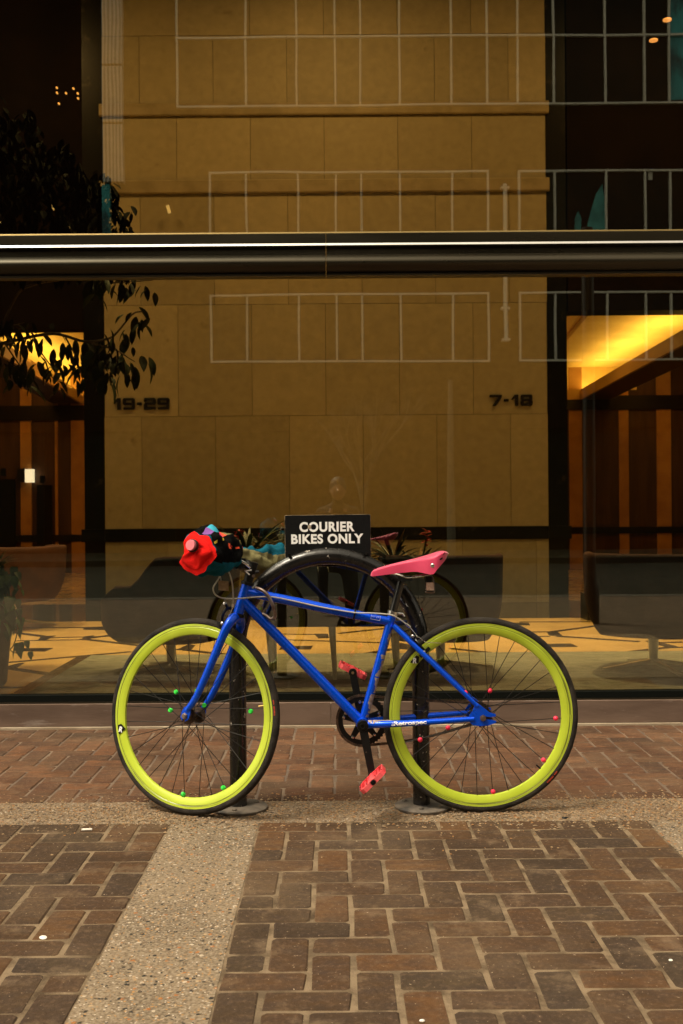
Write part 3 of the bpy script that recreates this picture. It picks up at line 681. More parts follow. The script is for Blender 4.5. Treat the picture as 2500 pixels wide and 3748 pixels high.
# ------------------------------------------------------------------ lounge chairs
M_fab = mat('plum_fabric', (.080, .040, .030), .85, spec=.1, col2=(.058, .030, .024), nscale=6, bump=.15, bscale=150)
M_alu = mat('brushed_aluminium', (.55, .54, .50), .38, metal=1.0, rvar=.08, nscale=20)
ZR = ZF + .012
def chair(name_loc, rz, label, w=.34, d=.33, hb=.66, ha=.42, sh=.20, base_rz=.2):
    e = thing('lounge_chair', name_loc, label, 'chair', 'swivel lounge chairs behind the glass'); e.rotation_euler = (0, 0, 0)
    q = Matrix.Rotation(rz, 3, 'Z')
    n = 48; outer = []; b = MB()
    def height(a):   # a=0 -> back (local +y), pi -> front
        c_ = math.cos(a); t = max(0, min(1, (c_ + .30) / .50)); t = t * t * (3 - 2 * t)
        base = ha * (.72 + .28 * max(0, min(1, (c_ + 1.0) / .5)))
        return base + (hb - base) * t
    def pt(a, k, inset=0.0):
        # k 0 = bottom centre ... 1 = rim ; superellipse plan
        ca, sa = math.cos(a), math.sin(a)
        pr = (abs(ca) ** 3.0 + abs(sa) ** 3.0) ** (-1 / 3.0)
        h = height(a)
        if k < .35: t = k / .35; rr = .30 + .50 * t; z = sh + .015 * t * t
        else:
            t = (k - .35) / .65; rr = .80 + .20 * math.sin(min(1, t * 1.6) * PI / 2) + (.03 * t); z = sh + .015 + (h - sh - .015) * (t ** 1.25)
        x, y = sa * pr * (w * rr - inset), ca * pr * (d * rr - inset)
        if ca > 0: y += .05 * (z - .3) * ca
        return q @ Vector((x, y, z + inset * (.9 if k < .5 else 0)))
    ks = [0, .12, .24, .35, .43, .52, .62, .72, .82, .91, .97, 1.0]
    rings = [[pt(2 * PI * i / n, k) for i in range(n)] for k in ks]
    rim = [[pt(2 * PI * i / n, 1.0, .012) + Vector((0, 0, .014)) for i in range(n)], [pt(2 * PI * i / n, 1.0, .032) + Vector((0, 0, .014)) for i in range(n)], [pt(2 * PI * i / n, 1.0, .045) for i in range(n)]]
    inn = [[pt(2 * PI * i / n, k, .045) for i in range(n)] for k in (.85, .7, .55, .45)]
    allr = rings + rim + inn; vs = [v for r_ in allr for v in r_]; fs = []
    for i in range(len(allr) - 1):
        for k in range(n): fs.append((i * n + k, i * n + (k + 1) % n, (i + 1) * n + (k + 1) % n, (i + 1) * n + k))
    fs.append(tuple(range(n - 1, -1, -1)))
    b.add([v + Vector(name_loc) for v in vs], fs); b.build('shell', M_fab, e, True, 60)
    b = MB(); zc = .40; m = 24
    prof = [(0, .34), (.80, .34), (.93, .36), (.96, .385), (.93, .41), (.80, .425), (0, .435)]
    vs = []; 
    for rr, z in prof:
        for i in range(m):
            a = 2 * PI * i / m; ca, sa = math.cos(a), math.sin(a); pr = (abs(ca) ** 3.5 + abs(sa) ** 3.5) ** (-1 / 3.5)
            vs.append(Vector(name_loc) + q @ Vector((sa * pr * (w - .055) * rr, ca * pr * (d - .055) * rr, z - .05)))
    b.add(vs, [(i * m + k, i * m + (k + 1) % m, (i + 1) * m + (k + 1) % m, (i + 1) * m + k) for i in range(len(prof) - 1) for k in range(m)])
    b.build('seat_cushion', M_fab, e)
    L0 = Vector(name_loc)
    b = MB(); b.lathe([(0, sh + .01), (.085, sh + .01), (.08, sh - .006), (.03, sh - .010), (.026, .10), (.024, .055), (.036, .045), (.036, .03), (0, .03)], L0, (0, 0, 1), 20); b.build('pedestal', M_alu, e)
    for k in range(4):
        a = base_rz + k * PI / 2
        MB().bar(L0 + Vector((.02 * math.cos(a), .02 * math.sin(a), .048)), L0 + Vector((.31 * math.cos(a), .31 * math.sin(a), .012)), .034, .022, up=(0, 0, 1), w2=.022, h2=.010).build('foot', M_alu, e, True, 30)
    return e
def cloc(px, Y): v = W(px, 2400, Y); return (v.x, Y, ZR)
chair(cloc(626, 6.32), R(-104), 'plum lounge chair seen from the side behind the front wheel of the bicycle', w=.335, d=.36, hb=.665, ha=.50, sh=.175, base_rz=.55)
chair(cloc(1612, 6.30), R(178), 'plum lounge chair with its high back towards the glass behind the pink saddle', w=.345, d=.33, hb=.66, ha=.50, sh=.175, base_rz=.15)
chair(cloc(2392, 6.28), R(150), 'plum lounge chair at the right edge turned away from the glass', w=.36, d=.34, hb=.66, ha=.47, sh=.19, base_rz=.2)
chair(cloc(60, 8.9), R(-112), 'dim plum lounge chair farther back at the left behind the climbing plant', w=.35, d=.34, hb=.64, ha=.45, sh=.2)
tag(MB().box((W(2140, 2260, 9.2).x, 9.1, ZF), (W(2200, 2260, 9.2).x, 9.35, .34)).build('waste_bin', M_marble, None, False), 'dark box standing on the marble border right of the black pillar', 'bin')

# ------------------------------------------------------------------ planter console with plants
xa, xb = W(965, 2200, 5.95).x, W(1490, 2200, 5.95).x
e = thing('planter_console', ((xa + xb) / 2, 6.1, ZR), 'long black planter box on tapered silver legs inside the glass behind the bicycle', 'planter')
MB().box((xa, 5.93, .425), (xb, 6.34, .76)).build('box', mat('planter_black', (.012, .010, .008), .35), e, False)
MB().box((xa + .02, 5.95, .76), (xb - .02, 6.32, .745)).build('soil', mat('soil', (.03, .02, .012), .95), e, False)
for px in (996, 1226, 1458):
    for yy in (5.97, 6.29):
        v = W(px, 2400, 5.97)
        b = MB(); b.tube([(v.x - .016, yy, .426), (v.x, yy, ZR)], [.021, .010], 10); b.build('leg', M_alu, e)
LG = [mat('leaf_dark', (.014, .034, .010), .5), mat('leaf_mid', (.030, .075, .018), .45), mat('leaf_olive', (.085, .12, .025), .4), mat('leaf_orange', (.35, .16, .03), .5)]
M_red = mat('red_bract', (.55, .02, .03), .5)
M_bark = mat('bark', (.12, .085, .055), .9, col2=(.07, .05, .035), nscale=20, stretch=(1, 1, .3), bump=.5)
def blade(b, base, dirv, L_, w, droop, mi=0, n=7):
    base = Vector(base); d = Vector(dirv).normalized(); side = d.cross(Vector((0, 0, 1))).normalized(); vs = []
    for i in range(n + 1):
        t = i / n; p_ = base + d * L_ * t + Vector((0, 0, -droop * L_ * t * t)); ww = w * (math.sin(PI * min(1, t * .9 + .12)) ** .8) * (1 - t ** 6)
        vs += [p_ - side * ww / 2, p_ + Vector((0, 0, -.18 * ww)), p_ + side * ww / 2]
    fs = []
    for i in range(n): fs += [(i * 3, i * 3 + 1, i * 3 + 4, i * 3 + 3), (i * 3 + 1, i * 3 + 2, i * 3 + 5, i * 3 + 4)]
    b.add(vs, fs, mi)
def bromeliad(px, py, Y, n, L_, label, flower=None, mats=(0, 1, 2), seed=1, up=.9):
    rr = random.Random(seed); c_ = W(px, py, Y); e = thing('bromeliad', c_, label, 'plant', 'plants in the black planter')
    for k in range(n):
        a = rr.uniform(0, 2 * PI); el = rr.uniform(.35, up * 1.5); b = MB()
        blade(b, c_, (math.cos(a), math.sin(a) * .7, el), L_ * rr.uniform(.7, 1.1), rr.uniform(.018, .030), rr.uniform(.2, .75) , 0)
        b.build('leaf', LG[rr.choice(mats)], e)
    if flower:
        fx = W(*flower, Y); b = MB(); b.tube(catmull([c_, (c_ + fx) / 2 + Vector((.01, 0, .02)), fx], 5), .006, 6); b.build('stem', LG[1], e)
        b = MB()
        for k in range(26):
            a = rr.uniform(0, 2 * PI); el = rr.uniform(-.2, 1.2); z = rr.uniform(-.06, .03)
            blade(b, fx + Vector((0, 0, z)), (math.cos(a), math.sin(a), el), rr.uniform(.03, .055), .014, .3, 0, 4)
        b.build('flower', M_red, e)
bromeliad(905, 2045, 6.12, 44, .44, 'bushy dark green plant with a red flower left of the sign', (872, 1962), (0, 0, 1, 2), 3, 1.0)
bromeliad(985, 2050, 6.2, 26, .30, 'dark green plant just behind the left edge of the sign', None, (0, 0, 1), 4)
bromeliad(1150, 2045, 6.15, 36, .46, 'green plant whose tips show above the sign', None, (0, 1), 5)
bromeliad(1440, 2060, 6.12, 26, .34, 'dark plant with orange arching blades right of the sign', None, (0, 0, 3), 6)
bromeliad(1535, 2085, 6.12, 22, .26, 'plant with orange blades and a tall red flower above the pink saddle', (1560, 1962), (0, 3, 3, 2), 8)

# leaf shapes shared between many leaves
def leaf_mesh(name, L_, w, m, seed, heart=False):
    rr = random.Random(seed); b = MB(); n = 6; vs = []
    for i in range(n + 1):
        t = i / n
        ww = w * (math.sin(PI * t) ** .75 if not heart else (math.sin(PI * min(1, t * .86 + .14)) ** .6) * (1.1 - .75 * t)) if 0 < i < n else (0.002 if not heart or i == n else w * .55)
        x = L_ * t; z = -.28 * L_ * t * t + rr.uniform(-.002, .002)
        vs += [(x, -ww / 2, z + .18 * ww), (x, 0, z), (x, ww / 2, z + .18 * ww)]
    fs = []
    for i in range(n): fs += [(i * 3, i * 3 + 1, i * 3 + 4, i * 3 + 3), (i * 3 + 1, i * 3 + 2, i * 3 + 5, i * 3 + 4)]
    b.add(vs, fs); return b.mesh(name, m, True, 60)
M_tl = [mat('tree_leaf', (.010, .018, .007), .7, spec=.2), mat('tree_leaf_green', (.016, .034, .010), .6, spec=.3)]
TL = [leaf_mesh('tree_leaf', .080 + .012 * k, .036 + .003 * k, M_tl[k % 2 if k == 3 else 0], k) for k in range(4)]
# ------------------------------------------------------------------ indoor tree at the left
YTR = 6.75
e = thing('indoor_tree', (-2.55, YTR, ZF), 'dark leafy indoor tree reaching in from the left behind the glass', 'tree')
b = MB(); b.tube(catmull([(-2.55, YTR, ZF), (-2.50, YTR + .05, 1.2), (-2.60, YTR, 2.2), (-2.52, YTR, 3.4), (-2.6, YTR + .1, 4.6)], 5), [.06, .02], 10); b.build('trunk', M_bark, e)
br = [([(-120, 1290), (40, 1250), (195, 1222), (310, 1250), (395, 1240), (430, 1215), (485, 1150), (520, 1140)], .012),
      ([(310, 1250), (420, 1280), (470, 1310), (495, 1325)], .006),
      ([(120, 1240), (150, 1290), (195, 1350), (215, 1375)], .006),
      ([(240, 1235), (275, 1300), (300, 1370)], .006),
      ([(-100, 1500), (40, 1120), (130, 1040), (330, 1020), (400, 1035), (560, 1025)], .010),
      ([(20, 1260), (60, 1320), (100, 1375)], .006), ([(-60, 1180), (40, 1190), (90, 1180)], .006), ([(330, 1245), (370, 1330), (385, 1370)], .005)]
rt = random.Random(11); nl = 0
spots = []
for pts, r in br:
    P = catmull([W(x, y, YTR + rt.uniform(-.05, .05)) for x, y in pts], 6); b = MB(); b.tube(P, [r, r * .35], 7); b.build('branch', M_bark, e)
    spots.append(P)
org = worg(e)
def put_leaf(p_, k):
    a = rt.uniform(0, 2 * PI); inst(rt.choice(TL), 'leaf', e, p_ - org, (rt.uniform(-.5, .5), rt.uniform(.5, 1.25), a), [rt.uniform(.75, 1.25)] * 3)
dens = [62, 26, 22, 20, 36, 26, 28, 24]
for P, cnt in zip(spots, dens):
    for k in range(cnt):
        t = rt.uniform(.12 if len(P) > 30 else .3, 1.0); p_ = P[int(t * (len(P) - 1))]
        if P is spots[4]: p_ = P[int(rt.uniform(.62, 1) * (len(P) - 1))]
        put_leaf(p_ + Vector((rt.gauss(0, .045), rt.gauss(0, .05), rt.gauss(-.03, .035))), k); nl += 1
# upper crown, too dense to pick apart: one part, dimness put into its leaf colour
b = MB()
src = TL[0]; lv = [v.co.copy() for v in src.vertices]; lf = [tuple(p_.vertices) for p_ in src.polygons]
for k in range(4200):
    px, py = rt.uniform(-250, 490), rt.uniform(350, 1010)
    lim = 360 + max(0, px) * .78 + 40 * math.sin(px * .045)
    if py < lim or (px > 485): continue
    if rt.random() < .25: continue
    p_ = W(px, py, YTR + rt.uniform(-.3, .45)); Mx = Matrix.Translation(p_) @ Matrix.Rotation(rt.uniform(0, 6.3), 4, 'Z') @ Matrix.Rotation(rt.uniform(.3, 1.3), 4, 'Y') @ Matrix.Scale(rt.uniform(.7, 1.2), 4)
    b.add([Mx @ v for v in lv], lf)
o = b.build('crown', mat('dimmed_crown_leaf', (.0035, .0055, .0025), .9, spec=.05), e); o['kind'] = 'stuff'

# ------------------------------------------------------------------ climbing plant in a pot at the left edge
M_pl = [mat('pothos_leaf', (.055, .17, .04), .35, col2=(.09, .25, .05), nscale=30), mat('pothos_leaf_dark', (.03, .08, .022), .4)]
HL = [leaf_mesh('heart_leaf', .085 + .02 * k, .065 + .012 * k, M_pl[k % 2], 40 + k, True) for k in range(4)]
YP = 5.85; base = W(-45, 2500, YP); base.z = ZR
e = thing('potted_pothos', base, 'trailing green heart leafed plant in a tall pinkish pot at the left edge', 'plant')
b = MB(); b.lathe([(0, 0), (.085, 0), (.10, .02), (.135, .42), (.145, .44), (.145, .46), (.125, .46), (.12, .43), (0, .43)], base, (0, 0, 1), 28); b.build('pot', mat('pink_clay', (.20, .12, .09), .7, col2=(.14, .08, .06), nscale=8), e)
org = worg(e)
for k in range(150):
    t = rt.random(); px = -60 + abs(rt.gauss(0, .55)) * 120; py = rt.uniform(2065, 2295)
    if px > 95 - abs(py - 2190) * .25: px = rt.uniform(-40, 70)
    p_ = W(px, py, YP + rt.uniform(-.16, .12)); inst(rt.choice(HL), 'leaf', e, p_ - org, (rt.uniform(-.4, .4), rt.uniform(.5, 1.3), rt.uniform(-2.8, .4)), [rt.uniform(.45, .8)] * 3)
b = MB(); b.tube(catmull([W(40, 2250, YP - .05), W(62, 2310, YP - .08), W(50, 2360, YP - .1), W(38, 2378, YP - .1), W(60, 2390, YP - .1), W(105, 2378, YP - .1), W(122, 2400, YP - .1)], 5), .003, 6); b.build('vine', LG[1], e)
for (px, py, s_, rz) in ((70, 2352, 1.0, -1.2), (62, 2365, .8, -2.4), (95, 2345, .6, -.8), (112, 2385, .55, -1.3), (80, 2300, .7, -1.9), (50, 2310, .6, -2.6)):
    inst(HL[0], 'leaf', e, W(px, py, YP - .1) - org, (.3, 1.0, rz), [s_] * 3)
for k in range(16):
    a = rt.uniform(-.6, 1.6); b = MB(); blade(b, W(-20, 2090, YP), (math.cos(a), -.3, rt.uniform(.6, 1.8)), rt.uniform(.14, .24), .014, .4); b.build('blade', LG[1], e)

# ------------------------------------------------------------------ building across the street (seen mirrored in the glass)
YO = -17.2; VD = 2 * YT - YO
def ob(px, py):                      # mirrored pixel -> point on the far facade
    v = O + ray(px, py) * VD; return v.x, v.z
M_redg = mat('dark_red_granite', (.008, .003, .0022), .9, col2=(.012, .0045, .003), nscale=2, spec=.03)
M_white = mat('white_window_frame', (.86, .85, .79), .5)
M_wglass = mat('dark_window_glass', (.004, .006, .0045), .3, spec=.1)
M_stucco = mat('pale_pier', (.30, .28, .25), .6)
e = thing('opposite_building', (0, YO, 0), 'dark red granite office building with white window frames across the street', 'building')
MB().box((-30, YO - 6, -.1), (30, YO - .30, 15.7)).build('wall', M_redg, e, False)
levels = [(1068, 1322), (617, 871), (115 - 254 * 1.0 + 8, 378)]
cols1 = [769, 903, 1092, 1233, 1327, 1471, 1661, 1793]; cols2 = [1911, 2040, 2230, 2374, 2467, 2612, 2800, 2930]
cols0 = [-470, -340, -150, -5, 90, 235]
def frame_bar(x0, z0, x1, z1, parent): MB().box((min(x0, x1), YO - .30, min(z0, z1)), (max(x0, x1), YO - .20, max(z0, z1))).build('frame_bar', M_white, parent, False)
xs_ = lambda c_: [ob(px, 1200)[0] for px in c_]
rowsz = []
for k, (a, b_) in enumerate(levels): rowsz.append((ob(1237, b_)[1], ob(1237, a)[1]))
h_ = rowsz[1][0] - rowsz[0][0]; top_ = rowsz[2][0]
rowsz[2] = (top_, top_ + 2.95); rowsz[2] = (top_, min(top_ + 2.95, 15.3))
def bay(cx_, z0, z1, trans=None):
    x0, x1 = cx_[0], cx_[-1]
    g = MB().box((x0, YO - .31, z0), (x1, YO - .285, z1)).build('window', M_wglass, e, False)
    fw = .024
    for x in cx_: MB().box((x - fw, YO - .30, z0), (x + fw, YO - .18, z1)).build('mullion', M_white, g, False)
    zs = [z0 + fw, z1 - fw] + ([trans] if trans else [])
    for z in zs: MB().box((x0, YO - .30, z - fw), (x1, YO - .19, z + fw)).build('frame_bar', M_white, g, False)
X1, X2 = xs_(cols1), xs_(cols2)
for k, (z0, z1) in enumerate(rowsz):
    if k < 2:
        bay(X1, z0, z1); bay(X2, z0, z1)
    else:
        xx = X1[:-1] + [X1[-1], X2[0] - .02] + X2[1:]
        xx[0] = ob(643, 200)[0] if k == 2 else X1[0]
        bay(sorted(xx), z0, z1, ob(1237, 121)[1] if k == 2 else None)
# ground floor: dark shop bays with pale kerb line and lit streaks
MB().box((-30, YO - .30, 3.1), (30, YO - .1, 4.4)).build('fascia', M_redg, e, False)
for k in range(9):
    x = -14 + k * 3.4; g = MB().box((x, YO - .29, .3), (x + 3.0, YO - .26, 3.0)).build('shop_window', M_wglass, e, False)
# strip at the left painted as a tower's wavy reflection, teal sky under it
m = mat('painted_tower_reflection', (.42, .41, .40), .5); t = m.node_tree; wv = t.nodes.new('ShaderNodeTexWave'); wv.bands_direction = 'X'; wv.inputs['Scale'].default_value = 2.2; wv.inputs['Distortion'].default_value = 5; wv.inputs['Detail'].default_value = 2; wv.inputs['Detail Scale'].default_value = .6
tc = t.nodes.new('ShaderNodeTexCoord'); mp = t.nodes.new('ShaderNodeMapping'); mp.inputs['Scale'].default_value = (1.5, 1, .35); cr = t.nodes.new('ShaderNodeValToRGB'); cr.color_ramp.elements[0].color = (.20, .19, .18, 1); cr.color_ramp.elements[1].color = (.75, .73, .72, 1)
t.links.new(tc.outputs['Object'], mp.inputs[0]); t.links.new(mp.outputs[0], wv.inputs['Vector']); t.links.new(wv.outputs[0], cr.inputs[0]); t.links.new(cr.outputs[0], t.nodes['Principled BSDF'].inputs['Base Color'])
M_teal = mat('painted_teal_sky', (.05, .42, .50), .6, col2=(.02, .10, .13), nscale=2.5, stretch=(1, 1, .4))  # reflected turquoise sky painted as a surface colour
x0, z1 = ob(366, -400); x1, z0 = ob(448, 660)
for k, (za, zb) in enumerate(((z0, 11.0), (11.06, 12.5), (12.56, 15.7))):
    MB().box((x0, YO - .30, za), (x1, YO - .05, zb)).build('tower_reflection_strip', m, e, False)
xa_, za_ = ob(368, 668); xb_, zb_ = ob(398, 850)
MB().box((xa_, YO - .30, zb_), (xb_, YO - .1, za_)).build('teal_panel', M_teal, e, False)
xa_, za_ = ob(2462, -60); xb_, zb_ = ob(2560, 365)
MB().box((xa_, YO - .284, zb_ + .1), (xb_, YO - .27, za_)).build('window_patch', M_teal, e, False)  # added panel coloured as a teal reflection at the right
poly = [(2110, 850), (2112, 790), (2125, 762), (2136, 790), (2134, 850)]; poly2 = [(2150, 850), (2170, 770), (2190, 700), (2215, 660), (2222, 720), (2226, 850)]
for pl_ in (poly, poly2):
    q = [ob(*p_) for p_ in pl_]; MB().prism([(a, b_) for a, b_ in q], (1, 0, 0), (0, 0, 1), (0, YO - .275, 0), .015).build('window_patch', mat('painted_pale_teal_sky', (.10, .50, .52), .6, col2=(.03, .22, .24), nscale=1.2), e, False)  # added flat shapes, sky reflection painted into their colour
xa_, za_ = ob(2384, 615); xb_, zb_ = ob(2400, 645)
MB().box((xa_, YO - .28, zb_), (xb_, YO - .265, za_)).build('window_patch', M_white, e, False)
# downpipe on the facade
xp, zt_ = ob(1851, 668); zb2 = ob(1851, 1248)[1]
e = thing('downpipe', (xp, YO, zb2), 'pale wall pipe with brackets on the building across the street', 'pipe')
b = MB(); b.tube([(xp, YO - .1, zb2), (xp, YO - .1, zt_)], .055, 10); b.build('pipe', M_white, e)
for z in (ob(1851, 1125)[1], zb2 + .05, zt_ - .1, ob(1851, 970)[1]): MB().cbox((xp, YO - .15, z), (.22, .2, .06)).build('bracket', M_white, e, False)
# dark steel street pole right of the photographer, pale thin pole across the road
v = O + ray(2160, 2280) * 10.1
e = thing('street_pole', (v.x, 2 * YT - 10.1, 0), 'dark steel street pole with a wide foot beside the camera', 'pole')
b = MB(); b.lathe([(0, 0), (.085, 0), (.085, .30), (.065, .38), (.058, .42), (.058, 3.55), (.05, 3.65), (0, 3.66)], e.location, (0, 0, 1), 20); b.build('shaft', mat('dark_pole_paint', (.012, .010, .008), .35), e)
v = O + ray(1648, 1390) * 24
e = thing('signal_pole', (v.x, 2 * YT - 24, 0), 'pale slender pole standing on the far pavement', 'pole')
b = MB(); b.tube([(v.x, 2 * YT - 24, 0), (v.x, 2 * YT - 24, v.z)], [.10, .05], 12); b.build('shaft', mat('pale_pole', (.14, .135, .11), .5), e)

# bare street tree across the road, faint in the glass
e = thing('street_tree', ((O + ray(1330, 1900) * 22).x, 2 * YT - 22, 0), 'bare slender street tree on the far pavement', 'tree')
rb = random.Random(21); b = MB(); x0 = worg(e)
def grow(p_, d, L_, r, lev):
    if lev > 4 or r < .004: return
    q = p_ + d * L_; b.tube([p_, (p_ + q) / 2 + Vector((rb.gauss(0, .03), 0, 0)) * L_, q], [r, r * .7], 6)
    for k in range(3 if lev else 4):
        nd = (d + Vector((rb.gauss(0, .34), rb.gauss(0, .34), rb.uniform(0, .3)))).normalized(); grow(p_ + d * L_ * rb.uniform(.6, 1), nd, L_ * rb.uniform(.6, .8), r * .58, lev + 1)
grow(x0.copy(), Vector((0, 0, 1)), 1.5, .07, 0)
b.build('trunk', mat('pale_bark', (.09, .075, .045), .9), e)

# ------------------------------------------------------------------ the photographer, kneeling behind the camera (mirrored faintly in the glass)
def figure(name, verts, radii, edges, m, parent, levels=2, root=0):
    me = bpy.data.meshes.new(name); off = worg(parent); me.from_pydata([tuple(Vector(v) - off) for v in verts], edges, []); me.materials.append(m)
    o = bpy.data.objects.new(name, me); C.objects.link(o); o.parent = parent
    sk = o.modifiers.new('skin', 'SKIN'); sk.use_smooth_shade = True
    lay = me.skin_vertices[0] if me.skin_vertices else None
    if lay is None:
        bm = __import__('bmesh').new(); bm.from_mesh(me); bm.verts.layers.skin.verify(); bm.to_mesh(me); bm.free(); lay = me.skin_vertices[0]
    for i, r in enumerate(radii): lay.data[i].radius = (r, r) if not isinstance(r, tuple) else r; lay.data[i].use_root = (i == root)
    sb = o.modifiers.new('sub', 'SUBSURF'); sb.levels = levels; sb.render_levels = levels
    return o
yo = -.42
e = thing('person', (0, yo, 0), 'person in dark clothes kneeling behind the camera, mirrored faintly in the glass', 'person')
V = [(0, yo - .10, .52), (0, yo - .08, .72), (0, yo - .04, .92), (0, yo - .02, 1.06), (0, yo, 1.12), (0, yo + .02, 1.20), (0, yo + .03, 1.28),
     (-.17, yo - .03, 1.04), (-.26, yo + .02, .84), (-.13, yo + .24, 1.00), (-.08, yo + .29, 1.03),
     (.17, yo - .03, 1.04), (.26, yo + .02, .84), (.13, yo + .24, 1.00), (.08, yo + .29, 1.03),
     (-.11, yo - .10, .50), (-.16, yo + .28, .50), (-.15, yo + .22, .09), (-.15, yo + .34, .045),
     (.11, yo - .10, .48), (.14, yo + .16, .09), (.14, yo - .26, .09), (.14, yo - .34, .05)]
Rd = [.15, .125, .14, .12, .055, .06, .095, .06, .048, .036, .028, .06, .048, .036, .028, .10, .068, .045, .04, .10, .068, .052, .04]
Ed = [(0, 1), (1, 2), (2, 3), (3, 4), (4, 5), (5, 6), (3, 7), (7, 8), (8, 9), (9, 10), (3, 11), (11, 12), (12, 13), (13, 14), (0, 15), (15, 16), (16, 17), (17, 18), (0, 19), (19, 20), (20, 21), (21, 22)]
figure('body', V, Rd, Ed, mat('dark_clothes', (.012, .012, .013), .9), e)
M_skin = mat('skin', (.42, .24, .16), .6)
b = MB(); b.sphere((0, yo + .05, 1.265), .10, 20, 14, sq=(.78, .9, 1.15)); b.tube([(0, yo + .135, 1.275), (0, yo + .16, 1.25), (0, yo + .14, 1.24)], [.010, .014, .010], 8)
for s_ in (-1, 1): b.sphere((s_ * .078, yo + .04, 1.26), .022, 8, 6, sq=(.4, .8, 1.2))
b.build('face', M_skin, e)
b = MB(); b.sphere((0, yo + .035, 1.295), .108, 20, 12, sq=(.82, .90, 1.0)); b.build('hair', mat('dark_hair', (.02, .014, .010), .6), e)
for s_ in (-1, 1):
    p0 = Vector((s_ * .075, yo + .30, 1.035)); b = MB(); b.sphere(p0, .032, 12, 8, sq=(.55, 1, 1.1))
    for k in range(4): z = 1.062 - k * .016; b.tube(catmull([(s_ * .075, yo + .315, z), (s_ * .082, yo + .345, z), (s_ * .070, yo + .362, z), (s_ * .052, yo + .362, z)], 3), [.0085, .0065], 8)
    b.tube([(s_ * .07, yo + .29, 1.03), (s_ * .045, yo + .285, 1.05), (s_ * .03, yo + .288, 1.058)], [.010, .008, .007], 8)
    b.build('hand', M_skin, e)
e = thing('camera', (0, yo + .33, 1.02), 'black camera held by the kneeling person, mirrored faintly in the glass', 'camera')
MB().box((-.065, yo + .295, 1.01), (.065, yo + .345, 1.095)).box((-.022, yo + .30, 1.0955), (.022, yo + .34, 1.12)).build('camera_body', M_blk, e, False)
b = MB(); b.lathe([(0, 0), (.032, 0), (.034, .01), (.034, .035), (.030, .038), (.030, .026), (0, .024)], (0, yo + .3455, 1.055), (0, 1, 0), 24); b.build('lens', M_blk, e)
# ------------------------------------------------------------------ bike rack and sign
YR = 3.885
M_rack = mat('worn_black_paint', (.006, .0055, .005), .22, spec=.35, col2=(.012, .011, .010), nscale=9, col3=(.50, .45, .39), c3scale=42, c3=(.645, .68), bump=.12, bscale=60, rvar=.12, coat=.3)
xl, xr = W(870, 2500, YR).x, W(1540, 2500, YR).x
Rr = (xr - xl) / 2; xm = (xl + xr) / 2; ztop = W(1205, 2035, YR).z; zc_ = ztop - Rr
e = thing('bike_rack', (xm, YR, 0), 'black inverted U bike rack of thick worn tube behind the blue bicycle', 'bike rack')
b = MB(); P = [(xl, YR, .012), (xl, YR, zc_ * .5), (xl, YR, zc_ - .02)] + [(xm - Rr * math.cos(PI * k / 28), YR, zc_ + Rr * math.sin(PI * k / 28)) for k in range(29)] + [(xr, YR, zc_ - .02), (xr, YR, zc_ * .5), (xr, YR, .012)]
b.tube(P, .0305, 24); b.build('hoop', M_rack, e)
M_fl = mat('dull_flange', (.05, .045, .04), .6, col2=(.16, .13, .10), nscale=14, bump=.2)
for x in (xl, xr):
    b = MB(); b.lathe([(0, .002), (.098, .002), (.100, .005), (.100, .010), (.096, .013), (.034, .014), (0, .014)], (x + .004, YR - .005, 0), (0, 0, 1), 36); f = b.build('flange', M_fl, e)
    for a in (.5, 2.6, 4.6):
        b = MB(); b.lathe([(0, .013), (.010, .013), (.010, .018), (.006, .020), (0, .020)], (x + .07 * math.cos(a), YR + .07 * math.sin(a), 0), (0, 0, 1), 6); b.build('bolt', M_fl, f)
# sign plate above the hoop
ys = YR + .012
tl, tr, bl_ = W(1042, 1886, ys), W(1356, 1882, ys), W(1042, 2075, ys)
e = thing('sign', ((tl.x + tr.x) / 2, ys, bl_.z), 'black board sign reading COURIER BIKES ONLY on top of the bike rack', 'sign')
xd = (tr - tl); wS = xd.length; xd = xd.normalized(); zd = Vector((0, 0, 1)); zd = (zd - xd * zd.dot(xd)).normalized(); hS = (tl - bl_).length
cen = (tl + tr) / 2 - zd * hS / 2
def rrect(w, h, r, n=4):
    pts = []
    for cx_, cy_, a0 in ((w / 2 - r, h / 2 - r, 0), (-w / 2 + r, h / 2 - r, PI / 2), (-w / 2 + r, -h / 2 + r, PI), (w / 2 - r, -h / 2 + r, 1.5 * PI)):
        for k in range(n + 1): pts.append((cx_ + r * math.cos(a0 + PI / 2 * k / n), cy_ + r * math.sin(a0 + PI / 2 * k / n)))
    return pts
MB().prism(rrect(wS, hS, .004), xd, zd, cen, .011).build('board', mat('bare_wood_edge', (.42, .33, .22), .8, col2=(.05, .04, .03), nscale=30, nfac=(.45, .6)), e, False)
MB().prism(rrect(wS - .0022, hS - .0022, .004), xd, zd, cen + Vector((0, -.0062, 0)), .0016).build('face', mat('black_sign_paint', (.005, .005, .005), .7, spec=.12, bump=.25, bscale=220, col3=(.30, .28, .25), c3scale=120, c3=(.80, .82)), e, False)
M_let = mat('white_lettering', (.92, .92, .92), .5, col2=(.84, .84, .84), nscale=20)
for s_, a, b_, yc_ in (('COURIER', (1096, 1928), (1298, 1928), 37), ('BIKES ONLY', (1066, 1972), (1330, 1972), 36)):
    p0, p1 = W(a[0], a[1], ys - .007), W(b_[0], b_[1], ys - .007)
    fit_text(s_, (p1 - p0).length, yc_ / F * YR, (p0 + p1) / 2 + Vector((0, 0, 0)), M_let, 'lettering', e, spacing=1.1, offset=.040, ext=.0006, xdir=xd, zdir=zd)
b = MB(); b.sphere(W(1133, 1929, ys - .0075), .008, 10, 6, sq=(.8, .12, 1)); b.build('peeling_patch', mat('peeled_paint', (.40, .33, .25), .8), e)
